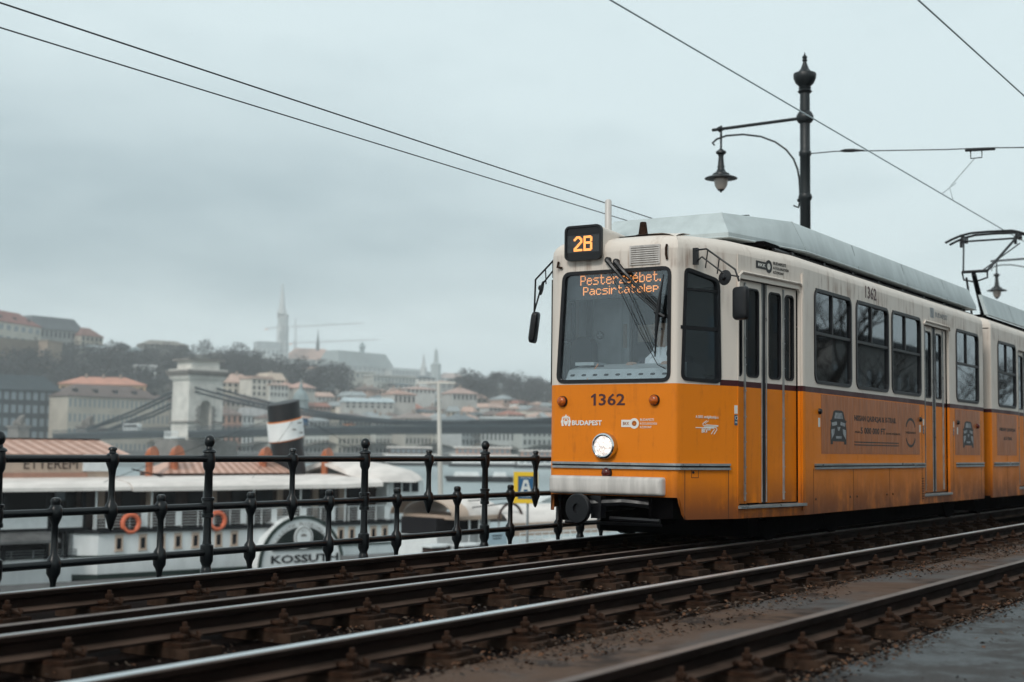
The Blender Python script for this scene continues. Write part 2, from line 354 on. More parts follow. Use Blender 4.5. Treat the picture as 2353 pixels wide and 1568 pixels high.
rail(RY[0],'polished running rail of the tram track, the one next to the railing',pol=.035); rail(RY[1],'narrow bright running rail beside the brown guard rail',head=.065,pol=.024)
rail(RY[2],'wide bright rail of the nearer track, shiniest strip in front',head=.075,pol=.058); rail(RY[3],'rusty brown rail beside the asphalt, nearest to the viewer',False,head=.07)
tag(rail(5.665,'rusty guard rail lying just inside the far tram track',False,head=.068),cat='guard rail')
def make_fast():
    r=thing('rail_fastening',(0,0,0),'rusty rail fastening with bolt and clip','rail fastening')
    MB().box((0,0,-.137),(.20,.40,.022)).build('base_plate','rust',r,smooth=0)
    MB().box((.012,0,-.176),(.225,.50,.052)).build('bearing_block','sleeper',r,smooth=0)
    for s in (-1,1):
        b=MB()
        b.lathe([(.030,-.142),(.030,-.134),(.024,-.128),(.024,-.112),(.020,-.110),(.020,-.092),(.026,-.09),(.026,-.070),(.013,-.068),(.013,-.048),(.011,-.044)],(0,s*.112,.014),n=8)
        b.build('bolt','rust',r,smooth=30)
        c=MB(); pts=[(.035*math.cos(a)+.055,s*(.11+.045*math.sin(a)),-.101+.012*math.cos(2*a)) for a in [i*math.pi/4 for i in range(7)]]
        c.tube(pts,.012,6); c.tube([(-.055-.03*math.cos(a),s*(.11+.04*math.sin(a)),-.098) for a in [i*math.pi/4 for i in range(7)]],.012,6); c.build('clip','rust',r,smooth=30)
    return r
F0=make_fast()
FD=[(RY[1],4.545,.745,-2,24,'rusty fastening in the row holding the narrow bright rail','fastenings of the narrow bright rail'),
    (RY[2],5.065,.735,0,24,'rusty fastening in the row holding the wide bright rail','fastenings of the wide bright rail'),
    (RY[3],6.147,.70,-1,20,'rusty fastening in the row holding the brown rail by the asphalt','fastenings of the brown near rail'),
    (RY[0],6.147,.755,-3,14,'dark fastening in the row holding the rail next to the railing','fastenings of the rail by the railing')]
first=True
for y,xs,dx,k0,k1,lb,gr in FD:
    for k in range(k0,k1):
        o=F0 if first else dup(F0); first=False
        o.location=(xs+dx*k,y,0); o.rotation_euler=(0,0,rng.uniform(-.03,.03)); o['label']=lb; o['group']=gr
# leaf litter and gravel between the rails
def litter(name,regs,cols,smin,smax):
    b=MB()
    for x0,x1,y0,y1,z,n,clump in regs:
        i=0
        while i<n:
            x=rng.uniform(x0,x1); y=rng.uniform(y0,y1)
            if clump and (math.sin(x*2.1)+math.sin(x*.83+1)+math.sin(y*9+x))<rng.uniform(-1.6,1.2): i+=1; continue
            s=rng.uniform(smin,smax); a=rng.uniform(0,6.28); t=rng.uniform(-.8,.8); b.mat(rng.randrange(len(cols)))
            ux=Vector((math.cos(a),math.sin(a),t*.6))*s; vx=Vector((-math.sin(a),math.cos(a),rng.uniform(-.5,.5)))*s*rng.uniform(.4,.8); p=Vector((x,y,z+rng.uniform(.004,.03)))
            b.add([p-ux,p-vx,p+ux,p+vx+Vector((0,0,s*.4))],[(0,1,2),(0,2,3)]); i+=1
    return tag(b.build(name,cols,smooth=0),kind='stuff')
litter('leaf_litter',[(2,28,4.22,5.28,-.20,15000,True),(2,28,3.50,4.06,-.19,13000,True),(3,26,2.22,2.62,-.195,5000,True),(3,26,2.30,2.46,-.188,3500,False),(2,28,3.80,3.92,-.18,3000,False),(3,20,1.2,2.3,-.184,700,True),(2,22,5.75,6.75,-.205,3500,True)],
  [mat('dry leaf',(.11,.055,.032),.85,spec=.1),mat('dark leaf',(.035,.02,.014),.9,spec=.1),mat('pale stone',(.085,.062,.048),.9,spec=.1),mat('grey grit',(.045,.036,.031),.9,spec=.1)],.005,.019)
# ------------------------------------------------------------------ cast-iron railing along the viaduct
fen=thing('railing',(8.11,7.9,-.2),'dark cast iron railing of three round bars along the edge of the viaduct','railing')
FY=7.9
for z in (.756,.388,.035): MB().tube([(-8,FY,z),(70,FY,z)],.0275,10).build('rail_bar','iron',fen)
def fb(x,prof,name):
    return MB().lathe(prof,(x,FY,0),n=12).build(name,'iron',fen)
ball=lambda z,r:[(.4*r,z-r),(.8*r,z-.6*r),(r,z),(.8*r,z+.6*r),(.4*r,z+r*.95)]
P_big=[(.055,-.32),(.055,-.20),(.045,-.19),(.045,-.10),(.04,-.09),(.034,-.07),(.05,-.03),(.052,.035),(.05,.09),(.036,.10),(.032,.13),(.030,.30),(.046,.305),(.046,.33),(.04,.335),(.045,.388),(.042,.43),(.05,.435),(.05,.455),(.034,.46),(.031,.66),(.045,.69),(.05,.756),(.044,.80),(.056,.808),(.05,.822),(.028,.834),(.024,.85),(.034,.862),(.042,.885),(.040,.908),(.028,.93),(.008,.94)]
P_low=[(.012,-.13),(.02,-.12),(.022,-.09),(.03,-.06),(.048,-.03),(.052,.035),(.046,.07),(.026,.10),(.023,.30),(.038,.335),(.048,.36),(.05,.388),(.046,.42),(.032,.44),(.034,.455),(.036,.47),(.028,.486),(.010,.492)]
P_up=[(.004,.24),(.018,.26),(.034,.32),(.048,.355),(.05,.388),(.044,.425),(.027,.45),(.024,.50),(.023,.62),(.03,.68),(.046,.72),(.05,.756),(.042,.79),(.026,.80),(.024,.815),(.034,.822),(.03,.836),(.012,.845)]
mb=MB().lathe(P_big,n=12).mesh('post','iron'); ml=MB().lathe(P_low,n=10).mesh('low_baluster','iron'); mu=MB().lathe(P_up,n=10).mesh('high_baluster','iron')
def kid(name,me,x):
    o=bpy.data.objects.new(name,me); C.objects.link(o); o.parent=fen; o.location=Vector((x,FY,0))-fen.location
for k in range(-5,19):
    x=8.13+1.955*k; kid('post',mb,x); kid('high_baluster',mu,x+.98); kid('low_baluster',ml,x+.485); kid('low_baluster',ml,x+1.465)
tag(MB().box((60,8.0,-.26),(220,.34,.18)).build('kerb_stone','quay',smooth=0),kind='structure')
# ------------------------------------------------------------------ the tram
YC=6.137
tram=thing('tram',(11.4,YC,0),'yellow and cream articulated tram running towards the viewer with its headlamp lit','tram')
A=Vector((11.40,5.44,0)); Cc=Vector((12.04,5.15,0)); K=Vector((13.25,4.987,0))
dA=(Cc-A).normalized(); dD=(K-Cc).normalized()
FF=frame((11.36,6.10,0),(0,-1,0),(-1,0,0)); FA=frame(A,dA,(dA.y,-dA.x,0)); FD_=frame(Cc,dD,(dD.y,-dD.x,0)); FS=frame((0,4.987,0),(1,0,0),(0,-1,0))
LA,LD=(Cc-A).length,(K-Cc).length
def ring(b,fr,poly,w,n0,th): b.plate(fr,poly,[grow(poly,-w)],th,n0); return b
def window(fr,poly,g='glass',bars=(),w=.034,name='window',par_=None,proud=.012):
    b=ring(MB(),fr,poly,w,proud,.05)
    for u,v,du,dv in bars: b.fbox(fr,u,v,-.02,du,dv,.026)
    o=b.build(name,'rubber',tram,smooth=30); MB().plate(fr,grow(poly,-w*.5),(),.006,-.012).build('pane',g,o,smooth=0); return o
# body shell: front, corner, door and side walls of both sections, all one painted skin
sh=MB()
ws=rpoly([(-.575,1.468),(.592,1.468),(.598,2.50),(-.515,2.50)],.085)
sh.plate(FF,[(-.605,.45),(.61,.45),(.605,2.66),(-.545,2.66)],[grow(ws,-.012)],.04)
sh.loft([[(11.36,5.49,.45),(11.36,5.495,2.66)],[(11.366,5.463,.45),(11.366,5.468,2.66)],[(11.38,5.449,.45),(11.38,5.449,2.66)],[(11.40,5.44,.36),(11.40,5.44,2.66)]],closed=False,caps=False)
cw=rpoly([(.012,1.482),(.482,1.466),(.462,2.412),(.052,2.50)],.07)
sh.plate(FA,[(0,.45),(.02,.40),(.05,.30),(.085,.256),(LA,.256),(LA,2.66),(0,2.66)],[grow(cw,-.012)],.03)
dz0,dz1=.385,2.445
sh.plate(FD_,[(-.02,.256),(LD,.256),(LD,2.66),(-.02,2.66)],[rpoly([(-.012,.345),(1.15,.345),(1.15,dz1),(-.012,dz1)],.05)],.03)
W1=[(13.53,14.645),(14.79,15.92),(16.03,17.185),(18.76,19.91)]; W2=[(20.99,22.1),(23.6,24.7),(24.85,25.95)]
wz=(1.545,2.50)
holes=lambda ws_:[rrect(a+.012,b-.012,wz[0]+.012,wz[1]-.012,.10) for a,b in ws_]
sh.plate(FS,[(13.25,.256),(20.16,.256),(20.16,2.66),(13.25,2.66)],holes(W1)+[rpoly([(17.33,.345),(18.44,.345),(18.44,dz1),(17.33,dz1)],.05)],.03)
sh.plate(FS,[(20.62,.256),(27.2,.256),(27.2,2.66),(20.62,2.66)],holes(W2)+[rpoly([(22.25,.345),(23.4,.345),(23.4,dz1),(22.25,dz1)],.05)],.03)
W3=[(27.95,29.1),(29.3,30.45),(32.0,33.15),(33.35,34.5)]
sh.plate(FS,[(27.65,.256),(35.6,.256),(35.6,2.66),(27.65,2.66)],holes(W3),.03)
sh.box((31.6,7.27,1.46),(7.9,.03,2.4)); sh.box((35.6,YC,1.46),(.03,2.28,2.4)); sh.box((27.66,YC,1.46),(.03,2.26,2.36))
# far side: saloon walls modelled windowless to keep the interior dark
fl=frame((11.42,6.76,0),(.62,.36,0),(-.36,.62,0)); sh.plate(fl,[(0,.3),(.717,.3),(.717,2.66),(0,2.66)],[rrect(.03,.66,1.48,2.46,.08)],.03)
sh.loft([[(11.36,6.705,.45),(11.36,6.645,2.66)],[(11.375,6.73,.45),(11.375,6.70,2.66)],[(11.42,6.76,.3),(11.42,6.76,2.66)]],closed=False,caps=False)
fl2=frame((12.04,7.12,0),(1.21,.167,0),(-.167,1.21,0)); sh.plate(fl2,[(0,.3),(1.22,.3),(1.22,2.66),(0,2.66)],[rrect(.08,.50,1.0,2.38,.05),rrect(.62,1.1,1.0,2.38,.05)],.03)
sh.box(((13.25+20.16)/2,7.27,1.46),(6.91,.03,2.4)); sh.box(((20.62+27.2)/2,7.27,1.46),(6.58,.03,2.4)); sh.box((27.2,YC,1.46),(.03,2.28,2.4))
sh.box((20.15,YC,1.46),(.03,2.26,2.36)); sh.box((20.64,YC,1.46),(.03,2.26,2.36))
# roofs
def roof(poly,zs):
    rings=[]
    for z,d in zs:
        q=grow(poly,-d) if d else poly; rings.append([(x,y,z) for x,y in q])
    sh.loft(rings)
ZR=[(2.655,0),(2.70,.006),(2.74,.03),(2.775,.075),(2.80,.14),(2.825,.25),(2.84,.45)]
roof([(11.36,6.645),(11.36,6.2),(11.36,5.8),(11.36,5.495),(11.38,5.449),(11.40,5.44),(12.04,5.15),(13.25,4.987),(16.5,4.987),(20.16,4.987),(20.16,7.287),(13.25,7.287),(12.04,7.12),(11.42,6.76)],ZR)
roof([(20.62,4.987),(24,4.987),(27.2,4.987),(27.2,7.287),(24,7.287),(20.62,7.287)],ZR)
roof([(27.65,4.987),(31,4.987),(35.6,4.987),(35.6,7.287),(31,7.287),(27.65,7.287)],ZR)
# route box hood on the roof brow
sh.loft([[(x,y,z) for y,z in rrect(6.185-e,6.565+e,2.60-e*.2,2.915-d,.06)] for x,e,d in ((11.315,0,0),(11.7,.0,.02),(12.1,.0,.05),(12.35,0,.09))])
sh.build('body','paint',tram,smooth=35)
# dark interior: floor, lining, bulkhead
MB().loft([[(x,y,z) for x,y in ((11.45,5.56),(12.1,5.22),(13.25,5.06),(20.1,5.06),(20.1,7.2),(13.25,7.2),(12.1,7.05),(11.45,6.7))] for z in (.385,.43)]).box((24,YC,.40),(6.4,2.2,.05)).box((16.3,YC,2.62),(7.5,2.1,.03)).box((24,YC,2.62),(6.4,2.1,.03)).box((16.6,7.22,1.5),(7,.03,2.2)).box((24,7.22,1.5),(6.3,.03,2.2)).build('lining','inner',tram,smooth=0)
for x in (14.0,14.85,15.7,16.55,18.9,19.6,21.4,22.0,24.2,25):
    MB().loft([[(x+d,y,z) for y,z in rrect(5.15,5.95,.85,h_,.1)] for d,h_ in ((0,1.60),(.07,1.58))]).box((x+.26,5.55,.84),(.42,.82,.08)).build('passenger_seat','seat',tram,smooth=30)
for x in (13.9,15.3,16.8,18.6,21.2): MB().tube([(x,5.55+.5,.42),(x,6.05,2.62)],.017,8).build('grab_pole','amber',tram)
# windscreen and windows
o=window(FF,ws,'wglass',w=.032,name='windscreen')
window(FA,cw,'wglass',[(.235,1.955,.45,.032),(.262,2.30,.42,.02)],w=.032,name='cab_window')
for a,b_ in W1+W2+W3:
    mid=(a+b_)/2; window(FS,rrect(a,b_,wz[0],wz[1],.10),'glass',[(mid,2.05,b_-a-.05,.03),(a+.53,2.27,.03,.42),(mid,2.49,b_-a-.1,.02)])
window(fl,rrect(.03,.66,1.48,2.46,.08),'wglass',[(.35,1.95,.6,.025),(.33,2.2,.02,.45)],name='cab_window')
for u0,u1 in ((.08,.50),(.62,1.1)): window(fl2,rrect(u0,u1,1.0,2.38,.05),'wglass')
# folding doors
def door(fr,u0,cuts,wins,w0,w1):
    for i,(a,b_) in enumerate(cuts):
        hs=[rrect(p+.006,q-.006,w0+.006,w1-.006,.045) for p,q in wins if p>=a-.03 and q<=b_+.03]
        lf=MB().plate(fr,[(a,dz0),(b_,dz0),(b_,dz1-.005),(a,dz1-.005)],hs,.03,-.045).build('door_leaf','paint',tram,smooth=0)
        for p,q in wins:
            if p>=a-.03 and q<=b_+.03:
                f=ring(MB(),fr,rrect(p,q,w0,w1,.05),.016,-.038,.03).build('window_seal','rubber',lf,smooth=30)
                MB().plate(fr,rrect(p+.004,q-.004,w0+.004,w1-.004,.045),(),.005,-.056).build('pane','dkglass',lf,smooth=0)
    return
door(FD_,0,[(.0,.158),(.168,.484),(.556,.875),(.885,1.146)],[(.012,.126),(.20,.432),(.61,.845),(.92,1.098)],1.547,2.378)
D2=[(17.345,17.46),(17.47,17.82),(17.93,18.27),(18.28,18.43)]
door(FS,0,D2,[(17.50,17.77),(17.97,18.23)],1.547,2.378)
D3=[(22.26,22.40),(22.41,22.78),(22.86,23.22),(23.23,23.39)]; door(FS,0,D3,[(22.46,22.74),(22.9,23.18)],1.547,2.378)
for fr,mids,hin in ((FD_,(.520,.072),(.163,.880)),(FS,(17.875,.10),(17.465,18.275)),(FS,(22.82,.07),(22.405,23.225))):
    MB().fbox(fr,mids[0],(dz0+dz1)/2,-.07,mids[1],dz1-dz0,.025).build('door_seal','rubber',tram,smooth=0)
    for u in (mids[0]-mids[1]/2-.006,mids[0]+mids[1]/2+.006): MB().fbox(fr,u,(dz0+dz1)/2,-.05,.004,dz1-dz0-.02,.016).build('door_edge','alu',tram,smooth=0)
    for u in hin:
        b=MB(); b.fbox(fr,u,(dz0+dz1)/2,-.045,.011,dz1-dz0-.05,.018)
        for z in (.48,.72,.95,1.18,1.42,1.66,1.9,2.14): b.fbox(fr,u,z,-.045,.018,.012,.024)
        b.build('door_hinge','alu',tram,smooth=0)
for fr,u0,u1 in ((FD_,-.015,1.235),(FS,17.30,18.46),(FS,22.22,23.42)):
    b=MB(); b.fbox(fr,(u0+u1)/2,.358,-.10,u1-u0,.028,.125); n=int((u1-u0)/.028)
    for i in range(n): b.fbox(fr,u0+.014+i*.028,.358,.025,.012,.024,.004)
    b.build('door_step','alu',tram,smooth=0)
# gutter above the front door, jamb post
MB().tube([FD_(-.03,2.35,.012),FD_(-.02,2.47,.014),FD_(.04,2.505,.014),FD_(1.13,2.50,.014),FD_(1.17,2.47,.014),FD_(1.175,2.36,.012)],.012,6).build('door_gutter','paint',tram)
MB().fbox(FD_,1.19,1.45,0,.05,2.3,.018).build('door_post','paint',tram,smooth=0)
MB().tube([FS(17.30,2.44,.01),FS(17.35,2.485,.012),FS(18.42,2.485,.012),FS(18.47,2.44,.01)],.011,6).build('door_gutter','paint',tram)
# rub rails
def rub(pts,z0=.70,z1=.752):
    b=MB()
    for i,(o_,zc,hh,k) in enumerate(((.022,.740,.020,0),(.012,.722,.014,1),(.022,.704,.020,0))):
        b.mat(k)
        rr=[]
        for p,nn in pts:
            q0=Vector(p)-Vector(nn)*.005; q1=Vector(p)+Vector(nn)*o_; rr.append([(q0.x,q0.y,zc-hh/2),(q1.x,q1.y,zc-hh/2),(q1.x,q1.y,zc+hh/2),(q0.x,q0.y,zc+hh/2)])
        b.loft(rr)
    b.build('rub_rail',['alu','rubber'],tram,smooth=0)
nA=Vector((dA.y,-dA.x,0)); nD=Vector((dD.y,-dD.x,0))
rub([((11.36,6.705,0),(-1,0,0)),((11.36,5.51,0),(-1,0,0)),((11.368,5.463,0),(-.8,-.4,0)),((11.40,5.44,0),(-.6,-.8,0)),(tuple(A+dA*.585),tuple(nA))])
for a,b_ in ((13.53,17.29),(18.72,20.1),(20.7,22.2),(23.5,27),(27.8,35.5)): rub([((a,4.987,0),(0,-1,0)),((b_,4.987,0),(0,-1,0))])
# panel seams, rivets, louvres
b=MB()
for u,z0,z1 in ((.063,.258,.70),(.575,.258,.70),): b.fbox(FA,u,(z0+z1)/2,-.004,.006,z1-z0,.0055)
for u in (.14,.19+.03): b.fbox(FA,u,.66,-.004,.005,.07,.0055)
b.fbox(FA,.18,.625,-.004,.085,.005,.0055)
for x in (14.69,15.93): b.fbox(FS,x,.48,-.004,.008,.44,.0055)
for x in (17.2,18.6,20.0,21.5): b.fbox(FS,x,.8,-.004,.006,1.05,.0055)
b.fbox(FD_,1.212,1.45,-.004,.006,2.3,.0055); b.fbox(FS,13.50,.48,-.004,.006,.44,.0055)
for x in (13.56,14.58,14.80,15.82,16.04): b.lathe([(.014,0),(.010,.008),(.002,.01)],FS(x,.40,0),(0,-1,0),8)
b.build('panel_seam','seam',tram,smooth=0)
b=MB()
for i in range(9): b.fbox(FS,17.22,.32+i*.03,0,.07,.012,.006)
b.build('louvre','seam',tram,smooth=0)
MB().lathe([(.012,0),(.012,.006),(.006,.007)],FA(.158,.672,0),tuple(nA),10).build('lock','rubber',tram)
# front fittings
def lampu(name,y,z,r,m,rimm='rubber',d=.05):
    b=MB().lathe([(r*1.12,0),(r*1.12,.02),(r*1.02,.026)],(11.36,y,z),(-1,0,0),20); o=b.build(name,rimm,tram)
    MB().lathe([(r,.0),(r,.022),(r*.93,d*.7),(r*.6,d*.95),(r*.2,d)],(11.355,y,z),(-1,0,0),20).build('lens',m,o); return o
lampu('indicator_lamp',6.605,1.303,.044,'amber'); lampu('indicator_lamp',5.662,1.307,.044,'amber'); lampu('tail_lamp',6.135,.655,.044,'redlens')
b=MB().lathe([(.118,0),(.122,.03),(.114,.062),(.100,.072),(.090,.066),(.088,.045)],(11.36,6.15,.897),(-1,0,0),28); hl=b.build('headlamp','chrome',tram)
MB().lathe([(.090,.045),(.088,.058),(.065,.070),(.03,.076),(.005,.077)],(11.36,6.15,.897),(-1,0,0),24).build('lens','lamp',hl)
b=MB(); b.loft([[(x,y,z) for y,z in rrect(5.555-e,6.70+e,.462-e,.625+e,.022)] for x,e in ((11.36,0),(11.30,0),(11.275,-.01),(11.265,-.025))]); b.build('bumper','bumper',tram,smooth=40)
# ventilation grille
b=MB(); vy0,vy1,vz0,vz1=-.20+.39,.47,2.535,2.69
vu0,vu1=6.10-5.905,6.10-5.625
b.plate(FF,rrect(vu0-.012,vu1+.012,vz0-.01,vz1+.012,.008),[rrect(vu0,vu1,vz0,vz1,.004)],.02,.012)
for i in range(8):
    z=vz0+.012+i*.0192; b.add([FF(vu0,z,.014),FF(vu1,z,.014),FF(vu1,z+.017,.001),FF(vu0,z+.017,.001)],[(0,1,2,3)])
b.build('air_grille','bumper',tram,smooth=0)
MB().tube([(11.355,5.545,2.56),(11.335,5.545,2.60),(11.335,5.545,2.66),(11.35,5.545,2.69)],.012,6).build('grab_handle','rust',tram)
MB().tube([(11.35,6.66,2.60),(11.33,6.66,2.55),(11.35,6.62,2.54)],.012,6).build('grab_handle','rust',tram)
# LED signs
LF={'2':["00111100","01111110","11100111","11000011","00000011","00000111","00001110","00011100","00111000","01110000","11100000","11111111","11111111"],
'B':["11111110","11111111","11000011","11000011","11000011","11111110","11111111","11000011","11000011","11000011","11000011","11111111","11111110"]}
SF={'P':["11110","10001","10001","10001","11110","10000","10000","10000"],'e':["00000","00000","01110","10001","11111","10000","10001","01110"],'s':["00000","00000","01111","10000","01110","00001","00001","11110"],
't':["01000","01000","11110","01000","01000","01000","01001","00110"],'r':["00000","00000","10110","11001","10000","10000","10000","10000"],'z':["00000","00000","11111","00010","00100","01000","10000","11111"],
'é':["00010","00100","01110","10001","11111","10000","10001","01110"],'b':["10000","10000","10110","11001","10001","10001","10001","11110"],',':["0","0","0","0","0","0","1","1"],
'a':["00000","00000","01110","00001","01111","10001","10011","01101"],'c':["00000","00000","01110","10001","10000","10000","10001","01110"],'i':["1","0","1","1","1","1","1","1"],'l':["1","1","1","1","1","1","1","1"],
'p':["00000","00000","11110","10001","10001","11110","10000","10000"]}
def led(b,fr,text,font,u0,u1,v0,v1,n0,gap=1):
    cols=sum(len(font[c][0])+gap for c in text)-gap; rows=len(font[text[0]]); pu=(u1-u0)/cols; pv=(v1-v0)/rows; x=0
    for c in text:
        g=font[c]
        for r,row in enumerate(g):
            for k,ch in enumerate(row):
                if ch=='1': 
                    u=u0+(x+k)*pu; v=v1-(r+1)*pv; b.add([fr(u+.04*pu,v+.06*pv,n0),fr(u+.96*pu,v+.06*pv,n0),fr(u+.96*pu,v+.94*pv,n0),fr(u+.04*pu,v+.94*pv,n0)],[(0,1,2,3)])
        x+=len(g[0])+gap
FB=frame((11.315,6.375,2.757),(0,-1,.0),(-1,0,0))
b=MB(); ring(b,FB,rrect(-.192,.192,-.162,.162,.05),.020,.02,.04); rb=b.build('route_box','rubber',tram,smooth=30)
MB().plate(FB,rrect(-.175,.175,-.145,.145,.04),(),.004,.006).build('panel','ledback',rb,smooth=0)
b=MB().fbox(FB,0,.108,.007,.335,.07,.002).fbox(FB,0,-.115,.007,.335,.055,.002); b.build('mask','rubber',rb,smooth=0)
b=MB(); led(b,FB,'2B',LF,-.098,.098,-.078,.062,.012); b.build('route_number','led',rb,smooth=0)
FL=frame((11.45,6.10,0),(0,-1,0),(-1,0,0))
db=MB().box((11.475,6.10,2.37),(.04,1.10,.245)).build('destination_display','ledback',tram,smooth=0)
b=MB(); led(b,FL,'Pesterzsébet,',SF,-.375,.452,2.378,2.470,.012); led(b,FL,'Pacsirtatelep',SF,-.345,.430,2.284,2.362,.012); b.build('destination_text','led',db,smooth=0)
# wipers
b=MB(); px_=11.325
b.lathe([(.03,0),(.03,.03),(.02,.045)],(11.36,6.135,2.585),(-1,0,0),10).lathe([(.03,0),(.03,.03),(.02,.045)],(11.36,6.05,2.565),(-1,0,0),10)
b.tube([(px_,6.135,2.585),(px_-.01,6.03,2.47),(px_-.01,5.93,2.36)],[.024,.02,.012],7).tube([(px_,6.05,2.565),(px_-.01,5.95,2.46),(px_-.01,5.87,2.38)],[.024,.02,.012],7)
for dz in (0,.022): b.tube([(px_-.01,5.95,2.385+dz-.02),(px_-.012,5.625,2.085+dz)],.006,5); b.tube([(px_-.012,5.88,2.392+dz-.02),(px_-.014,5.585,2.095+dz)],.006,5)
b.build('wiper_arm','black',tram)
MB().tube([(px_,5.562,2.42),(px_-.012,5.59,2.25),(px_-.016,5.612,2.07),(px_-.012,5.63,1.88),(px_,5.645,1.69)],[.006,.014,.026,.014,.006],6).tube([(px_-.02,5.64,2.09),(px_-.02,5.545,2.04)],.016,6).build('wiper_blade','rubber',tram)
MB().tube([(11.348,6.12,2.46),(11.348,5.99,2.26),(11.348,5.80,1.90),(11.348,5.63,1.62),(11.348,5.55,1.58)],.004,4).tube([(11.348,6.0,2.41),(11.348,5.88,2.2),(11.348,5.66,1.72)],.004,4).build('washer_hose','black',tram)
# mirrors
def mirror(base,j1,j2,j3,disc,top,bot,hw,hd,nrm):
    b=MB(); base=Vector(base); low=base+Vector((0,0,-.115)); j1,j2,j3,disc=map(Vector,(j1,j2,j3,disc))
    b.box(base+Vector((0.01,0,-.055)),(.035,.045,.15))
    b.tube([base,j1,j2,j3],.009,6).tube([low,low.lerp(j1,.6)+Vector((0,0,-.02)),disc+Vector((0,0,.03)),j3+Vector((0,0,.04))],.008,6)
    for t in (.35,.75): p=j1.lerp(j2,t-.3); q=low.lerp(disc,t); b.tube([p,q],.006,5)
    o=b.build('mirror_arm','black',tram)
    MB().lathe([(.005,.035),(.02,.03),(.03,.012),(.068,.002),(.07,-.004),(.066,-.006)],disc,nrm,16).build('round_mirror','black',o)
    T=Vector(top); B_=Vector(bot); ax=(T-B_); L=ax.length; c=(T+B_)/2; z=ax.normalized(); n_=Vector(nrm).normalized(); n_=(n_-z*n_.dot(z)).normalized(); x=z.cross(n_)
    fr=lambda u,v,w_: c+x*u+z*v+n_*w_
    b=MB(); b.loft([[fr(u,v,w_) for u,v in rrect(-hw+e,hw-e,-L/2+e,L/2-e,.035)] for w_,e in ((-.03,.012),(-.02,.0),(.0,.0),(.022,.006),(.034,.025))]); b.build('mirror','black',o,smooth=40)
mirror((11.50,5.338,2.645),(11.49,5.225,2.648),(11.5,4.955,2.45),(11.5,4.918,2.345),(11.49,5.05,2.383),(11.5,4.905,2.298),(11.5,4.905,2.005),.078,.04,(-.93,.25,.1))
mirror((11.50,6.742,2.638),(11.5,6.80,2.645),(11.5,7.0,2.47),(11.5,7.012,2.12),(11.5,6.93,2.385),(11.5,6.988,2.16),(11.5,7.030,1.995-.13),.085,.03,(-.35,.92,.2))
# roof cowlings
def cowl(bot,top,zb,zt,seams,name):
    b=MB(); b.loft([[(x,y,zb) for x,y in bot],[(x,y,zb+.05) for x,y in grow(bot,.004)],[(x,y,zt-.015) for x,y in grow(top,.012)],[(x,y,zt) for x,y in top]]); o=b.build(name,'roofgrey',tram,smooth=25)
    s=MB()
    for x in seams: s.add([(x,5.066,zb+.005),(x+.014,5.066,zb+.005),(x+.014,5.150,zt-.012),(x,5.150,zt-.012)],[(0,1,2,3)])
    s.build('seam','steel',o,smooth=0); return o
def low_frame(x0,x1):
    b=MB().box(((x0+x1)/2,YC,2.85),(x1-x0,1.92,.05))
    x=x0+.15
    while x<x1: b.box((x,5.26,2.82),(.05,.12,.09)); b.box((x,7.0,2.82),(.05,.12,.09)); x+=.62
    b.build('cowl_support','under',tram,smooth=0)
cowl([(12.28,5.36),(13.57,5.08),(20.2,5.08),(20.2,7.19),(13.57,7.19),(12.28,6.91)],[(12.55,5.55),(13.38,5.165),(20.1,5.165),(20.1,7.1),(13.38,7.1),(12.55,6.72)],2.865,3.155,(15.15,16.95,18.7),'roof_cowl'); low_frame(12.7,20.0)
b=MB()
for P_ in (((12.28,5.36,2.866),(12.55,5.55,3.157)),((13.57,5.076,2.866),(13.38,5.160,3.157))): b.tube(P_,.008,4)
b.tube([(12.28,6.91,2.872),(12.28,5.36,2.872),(13.57,5.078,2.872),(20.2,5.078,2.872)],.010,4)
for i in range(14): b.lathe([(.012,0),(.010,.006),(.002,.008)],(13.75+i*.48,5.085,2.89),(0,-1,.25),6)
b.build('cowl_trim','roofgrey',tram)
b=MB().tube([(12.9,5.16,2.815),(15,5.13,2.80),(17,5.13,2.805),(20.1,5.13,2.80)],.018,6); [b.box((13.3+i*.9,5.14,2.80),(.06,.05,.06)) for i in range(8)]; b.build('roof_cable','rubber',tram)
for y0,y1 in ((5.08,5.165),(7.19,7.10)):
    b=MB(); s_=1 if y1>y0 else -1; b.loft([[(x,y0,2.865),(x,y0+s_*.05,2.865),(x,y1+s_*.05,3.155),(x,y1,3.155)] for x in (20.86,27.1)]); b.build('roof_cowl','roofgrey',tram,smooth=0)
low_frame(20.9,27.0)
b=MB()
for x in (22.4,23.8): b.add([(x,5.066,2.87),(x+.014,5.066,2.87),(x+.014,5.150,3.143),(x,5.150,3.143)],[(0,1,2,3)])
b.build('seam','steel',tram,smooth=0)
MB().tube([(13.2,5.75,3.15),(13.2,5.75,3.23),(13.35,5.6,3.25),(13.35,5.6,3.15)],.006,5).tube([(13.2,5.75,3.23),(13.6,5.75,3.25),(13.75,5.6,3.25),(13.75,5.6,3.15)],.006,5).build('roof_bracket','steel',tram)
MB().box((14.0,5.8,3.17),(.9,.5,.05)).build('roof_hatch','roofgrey',tram,smooth=0)
MB().lathe([(.035,2.82),(.032,3.26),(.02,3.275)],(12.0,6.49,0),n=10).build('antenna','bumper',tram)
MB().lathe([(.09,2.84),(.085,2.86),(.045,2.875),(.030,2.985),(.026,2.99)],(11.80,6.01,0),n=10).build('antenna','rust',tram)
